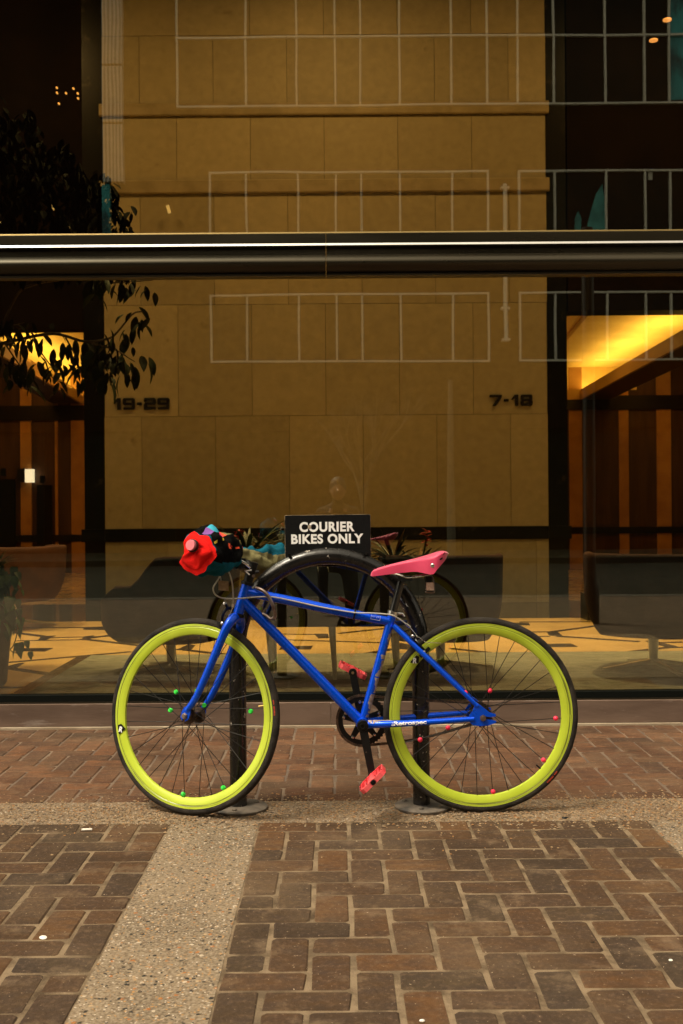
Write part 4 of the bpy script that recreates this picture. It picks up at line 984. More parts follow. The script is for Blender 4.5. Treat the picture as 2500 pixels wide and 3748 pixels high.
for (px, py) in ((1060, 2033), (1340, 2026)):
    b = MB(); b.tube([W(px, py, YR - .03), W(px, py, ys)], .006, 8); b.build('rivet', M_rack, e)

# ------------------------------------------------------------------ the bicycle
YB0 = 3.82
M_blue = mat('blue_paint', (.0, .075, .74), .28, metal=.35, spec=.1, coat=.55, col3=(.42, .36, .34), c3scale=70, c3=(.71, .735), bump=.02, rvar=.05)
M_blue_worn = mat('scuffed_blue_paint', (.0, .055, .62), .30, spec=.3, coat=.2, col2=(.30, .24, .23), nscale=16, nfac=(.56, .60), ndetail=12, bump=.05)
M_lime = None
def wheel_mats():
    m = mat('lime_rim', (.46, .57, .03), .35, coat=.2); t = m.node_tree; N = t.nodes; L = t.links; b = N['Principled BSDF']
    tc = N.new('ShaderNodeTexCoord'); sx = N.new('ShaderNodeSeparateXYZ'); L.new(tc.outputs['Object'], sx.inputs[0])
    def M2(op, a, b_=None, v=None):
        n = N.new('ShaderNodeMath'); n.operation = op; L.new(a, n.inputs[0])
        if b_ is not None: L.new(b_, n.inputs[1])
        if v is not None: n.inputs[1].default_value = v
        return n.outputs[0]
    r = M2('SQRT', M2('ADD', M2('MULTIPLY', sx.outputs[0], sx.outputs[0]), M2('MULTIPLY', sx.outputs[1], sx.outputs[1])))
    an = M2('ARCTAN2', sx.outputs[1], sx.outputs[0])
    cb = N.new('ShaderNodeCombineXYZ'); L.new(M2('MULTIPLY', an, v=1.5), cb.inputs[0]); L.new(M2('MULTIPLY', r, v=420), cb.inputs[1]); 
    ns = N.new('ShaderNodeTexNoise'); ns.inputs['Scale'].default_value = 1.0; ns.inputs['Detail'].default_value = 5; ns.inputs['Roughness'].default_value = .7; L.new(cb.outputs[0], ns.inputs['Vector'])
    def mr(s, a, b_, c=0, d=1):
        q = N.new('ShaderNodeMapRange'); q.inputs[1].default_value = a; q.inputs[2].default_value = b_; q.inputs[3].default_value = c; q.inputs[4].default_value = d; L.new(s, q.inputs[0]); return q.outputs[0]
    scratch = mr(ns.outputs[0], .50, .62)
    zone = M2('MULTIPLY', mr(r, .300, .309), mr(r, .3215, .3175))
    line = M2('MULTIPLY', mr(r, .3095, .3100), mr(r, .3115, .3110))
    f = M2('MAXIMUM', M2('MULTIPLY', scratch, zone), M2('MULTIPLY', line, v=.85))
    x = N.new('ShaderNodeMix'); x.data_type = 'RGBA'; L.new(f, x.inputs[0]); x.inputs[7].default_value = (.035, .04, .012, 1)
    n2 = N.new('ShaderNodeTexNoise'); n2.inputs['Scale'].default_value = 9; n2.inputs['Detail'].default_value = 6; L.new(tc.outputs['Object'], n2.inputs['Vector'])
    y = N.new('ShaderNodeMix'); y.data_type = 'RGBA'; L.new(mr(n2.outputs[0], .35, .7), y.inputs[0]); y.inputs[6].default_value = (.51, .62, .05, 1); y.inputs[7].default_value = (.43, .54, .03, 1)
    L.new(y.outputs[2], x.inputs[6]); L.new(x.outputs[2], b.inputs['Base Color'])
    return m
M_rim = wheel_mats()
M_tyre = mat('dusty_tyre', (.012, .011, .010), .8, spec=.15, col2=(.055, .045, .037), nscale=14, nfac=(.35, .75), bump=.5, bscale=190)
M_spoke = mat('black_spoke', (.008, .008, .008), .3, metal=.3)
M_hub = mat('greasy_hub', (.03, .022, .018), .35, metal=.7, col2=(.10, .06, .04), nscale=40)
M_nut = mat('axle_nut', (.35, .28, .24), .35, metal=1)
M_crank = mat('black_crank', (.005, .005, .005), .4, spec=.25, coat=.1, col3=(.12, .08, .05), c3scale=60, c3=(.68, .74))
M_chain = mat('rusty_chain', (.14, .085, .055), .45, metal=.5, col2=(.04, .028, .02), nscale=60)
M_silver = mat('silver_bolt', (.65, .64, .62), .25, metal=1)
M_redp = mat('red_pedal_plastic', (.72, .045, .06), .5, col2=(.85, .12, .13), nscale=20, bump=.1)
M_pink = mat('pink_saddle_leather', (.70, .045, .135), .48, col2=(.60, .035, .11), nscale=6, bump=.08, bscale=300, sheen=.4)
M_cable = mat('pale_cable', (.40, .38, .33), .4)
M_tarn = mat('tarnished_steel', (.33, .27, .25), .3, metal=.9, col2=(.16, .11, .09), nscale=25)
M_green = mat('green_bead', (.03, .62, .06), .4); M_pinkb = mat('pink_bead', (.9, .03, .09), .4)

bk = thing('bicycle', (W(1330, 2980, YB0).x, YB0, 0), 'blue fixed gear bicycle with lime green rims and a pink saddle against the rack', 'bicycle')
at = lambda px, py, dY=0: W(px, py, YB0 + dY)
def flat(v): return Vector((v.x, YB0, v.z))
BB = flat(at(1328, 2662, -.078)); ST = flat(at(1437, 2246)); RA = flat(at(1759, 2622)); RA.z = .341
HT, HB = flat(at(905, 2137)), flat(at(873, 2243))
us = (HT - HB).normalized()
# frame (one welded part)
fr = MB()
fr.tube([HB, HT], .0185, 20); fr.tube([flat(at(896, 2165)), flat(at(1120, 2211)), flat(at(1300, 2250)), flat(at(1432, 2276))], [.0165, .0165, .0160, .0150], 20)
fr.tube([flat(at(886, 2196)), BB], .0178, 20)
fr.tube([BB, ST], .0150, 20, )
fr.lathe([(0, -.034), (.021, -.034), (.0215, -.030), (.0215, .030), (.021, .034), (0, .034)], BB, (0, 1, 0), 24)
FRM = fr
fr.build('frame', M_blue, bk)
for s_ in (-1, 1):
    ds = at(1745, 2594, -.062) if s_ < 0 else None
    top = flat(at(1440, 2288)) + Vector((0, s_ * .012, 0)); bot = Vector((RA.x - .018, YB0 + s_ * .060, RA.z + .040))
    b = MB(); b.tube(catmull([top, top.lerp(bot, .35) + Vector((0, s_ * .016, 0)), top.lerp(bot, .7) + Vector((0, s_ * .010, 0)), bot], 5), [.0098, .0075], 14); b.build('seat_stay', M_blue, bk)
    f0 = BB + Vector((.012, s_ * .022, -.002)); f1 = Vector((RA.x - .030, YB0 + s_ * .060, RA.z - .004))
    b = MB(); b.tube(catmull([f0, f0.lerp(f1, .25) + Vector((0, s_ * .012, 0)), f0.lerp(f1, .6) + Vector((0, s_ * .010, 0)), f1], 5), [.0132, .0092], 14); b.build('chain_stay', M_blue, bk)
    # dropout plate
    pts = [(-.045, .008), (-.034, .022), (-.026, .044), (-.014, .050), (.006, .034), (.026, .018), (.046, .012), (.047, .005), (.030, .003), (.005, .004), (-.006, 0), (.005, -.004), (.028, -.006), (.048, -.012), (.046, -.018), (.020, -.026), (-.012, -.028), (-.034, -.024), (-.044, -.014)]
    MB().prism(pts, (1, 0, 0), (0, 0, 1), RA + Vector((-.002, s_ * .060, 0)), .007).build('dropout', M_blue, bk, False)
# paint worn from the lower seat tube and chain stay: a scuffed sleeve of bare patches
b = MB(); sd = (ST - BB).normalized(); perp = Vector((sd.z, 0, -sd.x))
rs = random.Random(9)
def wear(a, b_, r, ang0, ang1, n=46, up=Vector((0, -1, 0))):
    d = (b_ - a).normalized(); x = up; z = d.cross(x).normalized(); vs = []; fs = []
    m = 5
    for i in range(n + 1):
        t = i / n; e0 = ang0 + rs.uniform(-.16, .16) + .35 * math.sin(i * .37); e1 = ang1
        for k in range(m + 1):
            an = e0 + (e1 - e0) * k / m; vs.append(a + (b_ - a) * t + (x * math.cos(an) + z * math.sin(an)) * (r + .0006))
    for i in range(n):
        if rs.random() < .06: continue
        for k in range(m): fs.append((i * (m + 1) + k, i * (m + 1) + k + 1, (i + 1) * (m + 1) + k + 1, (i + 1) * (m + 1) + k))
    b.add(vs, fs)
d_ = 1 if (sd.cross(Vector((0, -1, 0)))).x > 0 else -1
wear(BB + sd * .025, BB + sd * .25, .0150, d_ * .28, d_ * 2.0)
wear(BB + sd * .25, BB + sd * .37, .0150, d_ * .70, d_ * 1.9, 24)
b.build('worn_paint', mat('bare_scuffed_metal', (.42, .35, .34), .7, col2=(.26, .20, .19), nscale=60, bump=.3, bscale=200), bk)
b = MB(); cs0 = BB + Vector((.02, -.026, 0)); cs1 = BB + Vector((.10, -.036, .002))
def wear2(a, b_, r, a0, a1, n=20):
    wear(a, b_, r, a0, a1, n)
wear2(cs0, cs1, .0136, .75 * (1 if Vector((1, 0, 0)).cross(Vector((0, -1, 0))).z > 0 else -1), 2.0 * (1 if Vector((1, 0, 0)).cross(Vector((0, -1, 0))).z > 0 else -1))
b.build('worn_paint', bpy.data.materials['bare_scuffed_metal'], bk)
# maker's lettering wrapped round the near chain stay
def cs_center(x):
    s_ = -1; f0 = BB + Vector((.012, s_ * .022, -.002)); f1 = Vector((RA.x - .030, YB0 + s_ * .060, RA.z - .004))
    Q = catmull([f0, f0.lerp(f1, .25) + Vector((0, s_ * .012, 0)), f0.lerp(f1, .6) + Vector((0, s_ * .010, 0)), f1], 12)
    for i in range(len(Q) - 1):
        if Q[i].x <= x <= Q[i + 1].x: t = (x - Q[i].x) / (Q[i + 1].x - Q[i].x); return Q[i].lerp(Q[i + 1], t), (i + t) / (len(Q) - 1)
    return Q[-1], 1
def wrap_text(s, px0, px1, h, m, name, dz=0.0, offset=.03):
    vs, fs = text_mesh(s, 1.0, offset, 0.0, .95); x0, x1 = min(v.x for v in vs), max(v.x for v in vs); y0, y1 = min(v.y for v in vs), max(v.y for v in vs)
    xa, xb = at(px0, 2652, -.05).x, at(px1, 2652, -.05).x; b = MB(); out = []
    for v in vs:
        x = xa + (v.x - x0) / (x1 - x0) * (xb - xa); z = (v.y - (y0 + y1) / 2) / (y1 - y0) * h + dz; c_, t = cs_center(x); r = .0132 + (.0092 - .0132) * t + .0007
        an = z / r; out.append(Vector((x, c_.y - r * math.cos(an), c_.z + r * math.sin(an))))
    b.add(out, fs); return b.build(name, m, bk, False)
M_dec = mat('white_decal', (.9, .9, .93), .4)
wrap_text('Retrospec', 1441, 1560, .0185, M_dec, 'maker_lettering', .001)
for k, (a, c_) in enumerate(((1434, 1446), (1433, 1444), (1432, 1442))):
    q, _ = cs_center(at(1438, 2652, -.05).x); x0_, x1_ = at(a, 2652, -.05).x, at(c_, 2652, -.05).x
    MB().box((x0_, q.y - .0135, q.z + .005 - .0045 * k), (x1_, q.y - .0128, q.z + .0067 - .0045 * k)).build('decal_stripe', M_dec, bk, False)
# small outlined decal box on the top tube
dc = at(1375, 2260, -.0178); tdir = (flat(at(1432, 2276)) - flat(at(1300, 2250))).normalized(); tup = Vector((-tdir.z, 0, tdir.x))
def dec(x0_, y0_, x1_, y1_): MB().prism([(x0_, y0_), (x1_, y0_), (x1_, y1_), (x0_, y1_)], tdir, tup, dc, .0012).build('decal_mark', M_dec, bk, False)
for q in ((-.0165, -.0085, .0165, -.0075), (-.0165, -.0085, -.0155, .007), (.0155, -.0085, .0165, .007), (-.011, .000, -.006, .0012), (-.011, .000, -.0098, .006), (-.004, .000, -.0028, .006), (.002, -.001, .006, .0005), (.008, .001, .0125, .0022), (.002, .004, .0125, .0052)): dec(*q)
# cable tie on the top tube
b = MB(); c_ = flat(at(1297, 2249)); b.lathe([(.0160, -.003), (.0192, -.003), (.0192, .003), (.0160, .003)], c_, tdir, 20, closed=True); b.build('cable_tie', M_blk, bk)
for px_, py_ in ((941, 2160), (886, 2196)): pass

# steering
PH = R(25); f0v = Vector((-us.z, 0, us.x)); f0v = f0v if f0v.x < 0 else -f0v
fv = (f0v * math.cos(PH) + Vector((0, 1, 0)) * math.sin(PH)).normalized(); lv_ = (Vector((0, 1, 0)) * math.cos(PH) - f0v * math.sin(PH)).normalized()
CR = HB - us * .012
Lf = .30
for _ in range(30):
    FA = CR - us * Lf + fv * .055
    Lf += (FA.z - .341) * .9
print('FORK', Lf, FA, 'wheelbase', RA.x - FA.x)
b = MB(); b.tube([HB - us * .004, HB - us * .030], .0185, 18)
b.build('steerer_crown', M_blue, bk)
for s_ in (-1, 1):
    ax = FA + lv_ * s_ * .052
    P = catmull([CR - us * .004, CR - us * .010 + lv_ * s_ * .024, CR - us * .045 + lv_ * s_ * .048 + fv * .002, CR - us * .16 + lv_ * s_ * .053 + fv * .014, CR - us * (Lf * .78) + lv_ * s_ * .052 + fv * .034, ax + us * .020], 6)
    n = len(P); b = MB(); b.tube(P, [.0178 - .0085 * max(0, (i / (n - 1)) - .15) for i in range(n)], 16, flat=1.0); f = b.build('fork_blade', M_blue, bk)
    pts = [(-.012, .030), (.012, .030), (.017, .012), (.016, -.008), (.006, -.018), (.0045, 0), (-.0045, 0), (-.006, -.018), (-.016, -.008), (-.017, .012)]
    MB().prism(pts, fv, us, ax, .006).build('fork_end', M_blue, bk, False)
# headset
b = MB()
for c_ in (HT, HB): b.lathe([(.012, -.004), (.0225, -.003), (.0235, .001), (.0225, .006), (.017, .009), (.012, .009)], c_ if c_ is HT else c_ - us * .009, us, 22)
b.build('headset', M_blk, bk)

# wheels ------------------------------------------------------------
def make_wheel(center, n, front):
    n = n.normalized(); ex = Vector((0, 0, 1)).cross(n).normalized(); ey = n.cross(ex)
    ex = ey.cross(n)
    Mw = Matrix((ex, ey, n)).transposed().to_4x4(); Mw.translation = center - worg(bk)
    Mworld = Matrix((ex, ey, n)).transposed().to_4x4(); Mworld.translation = center
    prof = [(.3225, -.0108), (.3225, .0108), (.3205, .0122), (.3110, .0122), (.3095, .0112), (.3080, .0120), (.300, .0112), (.290, .0085), (.2835, .0055), (.2812, 0), (.2835, -.0055), (.290, -.0085), (.300, -.0112), (.3080, -.0120), (.3095, -.0112), (.3110, -.0122), (.3205, -.0122)]
    b = MB(); b.lathe(prof, (0, 0, 0), (0, 0, 1), 160, closed=True)
    wh = bpy.data.objects.new('wheel', b.mesh('rim', M_rim, True, 28)); C.objects.link(wh); wh.parent = bk; wh.matrix_local = Mw
    def sub(mb, name, m, smooth=True, ang=38):
        o = bpy.data.objects.new(name, mb.mesh(name, m, smooth, ang)); C.objects.link(o); o.parent = wh; return o
    b = MB(); prof = []
    for k in range(16):
        a = 2 * PI * k / 16; r_ = .0145
        prof.append((.3268 + r_ * .98 * math.cos(a), r_ * math.sin(a)))
    b.lathe(prof, (0, 0, 0), (0, 0, 1), 200, closed=True)
    for v in b.v:                               # shallow tread grooves
        r_ = math.hypot(v.x, v.y)
        if r_ > .334:
            an = math.atan2(v.y, v.x); g_ = .0005 * (math.sin(an * 100) > 0); v.x -= v.x / r_ * g_; v.y -= v.y / r_ * g_
    sub(b, 'tyre', M_tyre)
    # hub
    fl = .034 if front else .030; b = MB()
    b.lathe([(0, -.046), (.012, -.046), (.014, -.040), (.016, -fl - .003), (.029, -fl - .002), (.030, -fl), (.029, -fl + .002), (.016, -fl + .004), (.0145, 0), (.016, fl - .004), (.029, fl - .002), (.030, fl), (.029, fl + .002), (.016, fl + .003), (.014, .040), (.012, .046), (0, .046)], (0, 0, 0), (0, 0, 1), 28); sub(b, 'hub', M_hub)
    b = MB(); Lh = .066 if front else .078
    b.lathe([(0, -Lh), (.0048, -Lh), (.0048, Lh), (0, Lh)], (0, 0, 0), (0, 0, 1), 12)
    q = .056 if front else .0645
    for s_ in (-1, 1):
        b.lathe([(0, 0), (.0115, 0), (.0115, .003), (.0085, .0035), (.0085, .009), (0, .009)], (0, 0, s_ * q), (0, 0, s_), 6)
    sub(b, 'axle', M_nut)
    segs = []
    for k in range(32):
        s_ = 1 if k % 2 else -1; ar = 2 * PI * k / 32 + .05; dr = 1 if (k // 2) % 2 else -1; ah = ar - dr * R(62)
        p0 = Vector((.0265 * math.cos(ah), .0265 * math.sin(ah), s_ * fl)); p1 = Vector((.284 * math.cos(ar), .284 * math.sin(ar), s_ * .002))
        segs.append((p0, p1)); b = MB(); b.tube([p0, p1], .0013, 5); sub(b, 'spoke', M_spoke)
    # valve
    av = R(-36) if not front else R(0); 
    wl = Mworld.inverted()
    vp = on_plane(*((1966, 2802) if not front else (956, 2584)), center, n); vd = (wl @ vp); an = math.atan2(vd.y, vd.x)
    b = MB(); b.tube([(.283 * math.cos(an), .283 * math.sin(an), 0), (.262 * math.cos(an), .262 * math.sin(an), 0)], [.0032, .0028], 8); sub(b, 'valve', M_blk if not front else mat('brass_valve', (.6, .42, .15), .3, metal=1))
    # beads
    bm_ = MB(); bm_.sphere((0, 0, 0), .0088, 14, 9)
    for v in bm_.v:
        a = math.atan2(v.y, v.x); k_ = .80 + .24 * (math.cos(a * 6) > .1) if front else (1.0 if abs(math.sin(a * 2)) > .22 and abs(v.z) > .0012 else .86)
        v.x *= k_; v.y *= k_
    me = bm_.mesh('spoke_bead', M_green if front else M_pinkb, True, 25)
    px_list = [(650, 2544), (737, 2532), (761, 2584), (638, 2604), (913, 2623), (663, 2909), (809, 2890)] if front else [(1794, 2532), (1698, 2537), (2033, 2628), (1991, 2783), (1808, 2903), (1641, 2664), (1540, 2714)]
    for (px, py) in px_list:
        p_ = wl @ on_plane(px, py, center, n); best = None
        for p0, p1 in segs:
            d = p1 - p0; t = max(.05, min(.955, (p_ - p0).dot(d) / d.length_squared)); q = p0 + d * t; dd = (Vector((q.x, q.y, 0)) - Vector((p_.x, p_.y, 0))).length
            if best is None or dd < best[0]: best = (dd, q, d)
        o = bpy.data.objects.new('spoke_bead', me); C.objects.link(o); o.parent = wh; o.location = best[1].lerp(Vector((p_.x, p_.y, best[1].z)), .35)
        o.rotation_euler = best[2].to_track_quat('Z', 'Y').to_euler()
    # logo patch on the rim
    cam_side = -1 if (O - center).dot(n) < 0 else 1
    lp = (435, 2672) if front else (1517, 2415)
    p_ = wl @ on_plane(*lp, center, n); an = math.atan2(p_.y, p_.x); rad = Vector((math.cos(an), math.sin(an), 0)); tan = Vector((-math.sin(an), math.cos(an), 0))
    if cam_side < 0: tan = -tan
    zz = .0120 * cam_side; c_ = rad * .2985 + Vector((0, 0, zz))
    tilt = Vector((0, 0, cam_side)); 
    s1 = rad; 
    MB_ = MB(); pts = [(-.016, 0), (-.002, -.020), (.010, -.017), (.012, .010), (.010, .017)]
    nn = Vector((-rad.x * .28, -rad.y * .28, cam_side)).normalized(); r2 = (rad - nn * rad.dot(nn)).normalized()
    MB_.prism(pts, r2, tan, c_ - rad * .001 + nn * .0004, .0009); sub(MB_, 'logo_patch', M_blk, False)
    vs, fs = text_mesh('R', 1.0, .045, 0.3); x0, x1 = min(v.x for v in vs), max(v.x for v in vs); y0, y1 = min(v.y for v in vs), max(v.y for v in vs)
    # the R stands upright as in the photograph
    upw = (wl.to_3x3() @ Vector((.2 if front else .1, 0, 1))); upw = (upw - nn * upw.dot(nn)).normalized(); rgt = upw.cross(nn).normalized()
    if (Mworld.to_3x3() @ rgt).x < 0: rgt = -rgt
    tb_ = MB(); tb_.add([c_ + nn * (.0012 + .0004 * (v.z + .5)) + rgt * ((v.x - (x0 + x1) / 2) * .022) + upw * ((v.y - (y0 + y1) / 2) * .026) for v in vs], fs); sub(tb_, 'logo_letter', M_dec, False)
    # faded red marks on the tyre wall
    lp = (1003, 2590) if front else (2020, 2842); p_ = wl @ on_plane(*lp, center, n); a0_ = math.atan2(p_.y, p_.x); b = MB(); rr_ = random.Random(3)
    for k in range(13):
        a = a0_ + (k - 6) * .0125
        if k in (4,): continue
        rd = Vector((math.cos(a), math.sin(a), 0)); tn = Vector((-math.sin(a), math.cos(a), 0)); cc = rd * .3285 + Vector((0, 0, .0147 * cam_side))
        b.cbox((0, 0, 0), (.0050 * rr_.uniform(.7, 1.1), .0028 * rr_.uniform(.6, 1), .0006), M=Matrix.Translation(cc) @ Matrix((rd, tn, Vector((0, 0, 1)))).transposed().to_4x4())
    sub(b, 'tyre_marking', mat('tyre_red_print', (.55, .05, .02), .7), False)
    return wh
wf = make_wheel(FA, lv_, True)
wr = make_wheel(RA, Vector((0, 1, 0)), False)

# chainring, cogs, chain ------------------------------------------------
CRY = .043; RC = BB + Vector((0, CRY, 0)); X_, Z_ = Vector((1, 0, 0)), Vector((0, 0, 1))
def gear(c, teeth, ro, ri, th, name, m):
    b = MB(); n = teeth * 6; vs = []; 
    for sgn in (-1, 1):
        for k in range(n):
            a = 2 * PI * k / n; ph = (k % 6); rr_ = ro + (.0030 if ph in (2, 3) else (.0012 if ph in (1, 4) else -.0012))
            vs.append(c + X_ * rr_ * math.cos(a) + Z_ * rr_ * math.sin(a) + Vector((0, sgn * th / 2, 0)))
        for k in range(n): a = 2 * PI * k / n; vs.append(c + X_ * ri * math.cos(a) + Z_ * ri * math.sin(a) + Vector((0, sgn * th / 2, 0)))
    fs = []
    for k in range(n):
        j = (k + 1) % n; fs += [(k, n + k, n + j, j), (2 * n + k, 2 * n + j, 3 * n + j, 3 * n + k), (k, j, 2 * n + j, 2 * n + k), (n + k, 3 * n + k, 3 * n + j, n + j)]
    b.add(vs, fs); return b.build(name, m, bk, False)
ring = gear(RC, 44, .0885, .068, .004, 'chainring', M_crank)
for k in range(5):
    a = R(96) + k * 2 * PI / 5; d = X_ * math.cos(a) + Z_ * math.sin(a)
    b = MB(); b.bar(RC + d * .012, RC + d * .074, .026, .007, up=(0, 1, 0), w2=.016); b.build('spider_arm', M_crank, ring, False)
    b = MB(); b.lathe([(0, 0), (.0055, 0), (.0055, .003), (.003, .004), (0, .004)], RC + d * .066 + Vector((0, -.004, 0)), (0, -1, 0), 10); b.build('chainring_bolt', M_silver, ring)
cogc = RA + Vector((0, CRY, 0))
gear(cogc, 17, .034, .014, .010, 'freewheel', M_hub); gear(RA + Vector((0, -.042, 0)), 16, .0345, .014, .004, 'fixed_cog', M_hub)
b = MB(); path = []
for k in range(0, 41):     # wrap on the chainring, from lower right round the left to upper right
    a = R(-82) - R(196) * k / 40; path.append(RC + X_ * .0885 * math.cos(a) + Z_ * .0885 * math.sin(a))
topc = [cogc + X_ * .034 * math.cos(R(80 - k * 22)) + Z_ * .034 * math.sin(R(80 - k * 22)) for k in range(9)]
e1 = path[-1]; s1 = path[0]
for k in range(1, 30): t = k / 30; path.append(e1.lerp(topc[0], t) - Vector((0, 0, .004 * math.sin(PI * t))))
path += topc
e2_ = topc[-1]
for k in range(1, 30): t = k / 30; path.append(e2_.lerp(s1, t) - Vector((0, 0, .016 * math.sin(PI * t))))
# resample
ds = [0]
for i in range(1, len(path)): ds.append(ds[-1] + (path[i] - path[i - 1]).length)
tot = ds[-1]; nlk = int(tot / .0127); idx = 0; pp = []
for k in range(nlk + 1):
    t = tot * k / nlk
    while idx < len(ds) - 2 and ds[idx + 1] < t: idx += 1
    pp.append(path[idx].lerp(path[idx + 1], (t - ds[idx]) / max(1e-9, ds[idx + 1] - ds[idx])))
for k in range(nlk):
    a, c_ = pp[k], pp[k + 1]; d = (c_ - a).normalized(); w_ = .0042 if k % 2 else .0030
    for s_ in (-1, 1): b.bar(a - d * .0025 + Vector((0, s_ * w_, 0)), c_ + d * .0025 + Vector((0, s_ * w_, 0)), .0011, .0080, up=(d.z, 0, -d.x))
    b.lathe([(0, -.0045), (.0038, -.0045), (.0038, .0045), (0, .0045)], a, (0, 1, 0), 6)
b.build('chain', M_chain, bk, False)
# cranks
pe_n = at(1365, 2852, -.085); pe_f = at(1289, 2470, .060)
dn_ = (Vector((pe_n.x, 0, pe_n.z)) - Vector((BB.x, 0, BB.z))).normalized(); print('crank', (Vector((pe_n.x, 0, pe_n.z)) - Vector((BB.x, 0, BB.z))).length, (Vector((pe_f.x, 0, pe_f.z)) - Vector((BB.x, 0, BB.z))).length)
for s_ in (-1, 1):
    d = dn_ * (-s_); a = BB + Vector((0, s_ * .050, 0)); c_ = a + d * .170 + Vector((0, s_ * .012, 0))
    b = MB(); b.bar(a, c_, .030, .014, up=(0, 1, 0), w2=.024, h2=.012); b.lathe([(0, -.011), (.0185, -.011), (.020, -.008), (.020, .008), (.0185, .011), (0, .011)], a, (0, 1, 0), 24)
    b.lathe([(0, -.008), (.0135, -.008), (.0145, -.006), (.0145, .006), (.0135, .008), (0, .008)], c_, (0, 1, 0), 20); cr_ = b.build('crank_arm', M_crank, bk, True, 35)
    b = MB(); b.lathe([(0, .0), (.0105, .0), (.0105, .004), (.0075, .0045), (.0065, .001), (0, .001)], a + Vector((0, s_ * .0105, 0)), (0, s_, 0), 16); b.build('crank_cap', M_blk if s_ < 0 else M_silver, cr_)
    b = MB(); b.tube([c_, c_ + Vector((0, s_ * .105, 0))], .0048, 10); b.build('pedal_axle', M_nut, cr_)
    if s_ > 0: b = MB(); b.lathe([(0, 0), (.005, 0), (.005, .0015), (0, .0015)], c_ + Vector((0, -.0082, 0)), (0, -1, 0), 12); b.build('axle_end', mat('brass_axle_end', (.5, .36, .2), .35, metal=1), cr_)
    # platform pedal
    pc = c_ + Vector((0, s_ * .058, 0)); ang = R(44) if s_ < 0 else R(-27)
    ex_ = X_ * math.cos(ang) + Z_ * math.sin(ang); ez_ = -X_ * math.sin(ang) + Z_ * math.cos(ang); ey_ = Vector((0, 1, 0))
    Mp = Matrix((ex_, ey_, ez_)).transposed().to_4x4(); Mp.translation = pc
    b = MB(); hl, hw, ht = .053, .046, .0085
    def pb_(x0, y0, x1, y1, z0=-ht, z1=ht): b.box((x0, y0, z0), (x1, y1, z1), M=Mp)
    pb_(-hl, -hw + .014, -hl + .009, hw - .014); pb_(hl - .009, -hw + .014, hl, hw - .014)
    pb_(-hl + .014, -hw, hl - .014, -hw + .008); pb_(-hl + .014, hw - .008, hl - .014, hw)
    for sx in (-1, 1):
        for sy in (-1, 1):
            b.bar(Mp @ Vector((sx * (hl - .0045), sy * (hw - .015), 0)), Mp @ Vector((sx * (hl - .016), sy * (hw - .004), 0)), .0085, 2 * ht * .98, up=ez_)
    for xx in (-.030, -.016, .016, .030): pb_(xx - .003, -hw + .007, xx + .003, hw - .007, -ht * .6, ht * .6)
    b.tube([Mp @ Vector((0, -hw, 0)), Mp @ Vector((0, hw, 0))], .0105, 12)
    pb_(-.012, -hw + .006, .012, hw - .006, -ht * .8, ht * .8)
    pd = b.build('pedal', M_redp, bk, False)
    b = MB()
    for sx in (-1, 1):
        for yy in (-.032, -.011, .011, .032):
            for sz in (-1, 1): p_ = Mp @ Vector((sx * (hl - .005), yy, sz * ht)); b.tube([p_, p_ + ez_ * sz * .0045], .0013, 6)
        for xx in (-.020, .020):
            for sz in (-1, 1): p_ = Mp @ Vector((xx, sx * (hw - .004), sz * ht)); b.tube([p_, p_ + ez_ * sz * .0045], .0013, 6)
    b.build('pedal_pins', M_blk, pd)
    b = MB(); b.lathe([(0, 0), (.0075, 0), (.0075, .003), (.004, .004), (0, .004)], Mp @ Vector((0, s_ * hw, 0)), (0, s_, 0), 12); b.build('pedal_cap', M_blk, pd)

# saddle ---------------------------------------------------------------
st_ = [(1357, 2103, 2108, .005), (1361, 2093, 2109, .013), (1372, 2084, 2109, .017), (1400, 2074, 2105, .019), (1440, 2063, 2100, .021), (1480, 2053, 2096, .025), (1515, 2045, 2093, .036), (1542, 2038, 2097, .052), (1562, 2032, 2102, .064), (1580, 2027, 2101, .071), (1600, 2021, 2084, .074), (1618, 2017, 2064, .068), (1632, 2018, 2048, .052), (1640, 2023, 2036, .030), (1643, 2028, 2031, .010)]
b = MB(); n = 17; rings = []
for px, yt, yb_, hw in st_:
    T_, B_ = flat(at(px, yt)), flat(at(px, yb_, -hw)); dz = T_.z - B_.z; ring_ = []
    for k in range(n):
        u = -1 + 2 * k / (n - 1); a = abs(u)
        y = math.sin(min(1, a / .72) * PI / 2) * hw * math.copysign(1, u) * (1 if a < .72 else 1 - .06 * (a - .72) / .28)
        z = T_.z - (dz * .16 * (min(a, .72) / .72) ** 2.2 if a <= .72 else dz * .16 + dz * .84 * (a - .72) / .28)
        ring_.append(Vector((T_.x + .006 * (a if px > 1590 else 0) * -1, YB0 + y, z)))
    rings.append(ring_)
Rg = []
for j in range(n):
    col = catmull([r_[j] for r_ in rings], 4); Rg.append(col)
m_ = len(Rg[0]); vs = [Rg[j][i] for i in range(m_) for j in range(n)]
fs = [(i * n + j, (i + 1) * n + j, (i + 1) * n + j + 1, i * n + j + 1) for i in range(m_ - 1) for j in range(n - 1)]
cen_ = sum(vs, Vector()) / len(vs); ins = []
for i in range(m_):
    c_ = sum((Rg[j][i] for j in range(n)), Vector()) / n
    for j in range(n): ins.append(Rg[j][i] + (c_ - Rg[j][i]).normalized() * .0035)
o_ = len(vs); vs += ins; fs += [(o_ + i * n + j, o_ + i * n + j + 1, o_ + (i + 1) * n + j + 1, o_ + (i + 1) * n + j) for i in range(m_ - 1) for j in range(n - 1)]
for i in range(m_ - 1):
    for j in (0, n - 1): fs.append((i * n + j, o_ + i * n + j, o_ + (i + 1) * n + j, (i + 1) * n + j) if j == 0 else (i * n + j, (i + 1) * n + j, o_ + (i + 1) * n + j, o_ + i * n + j))
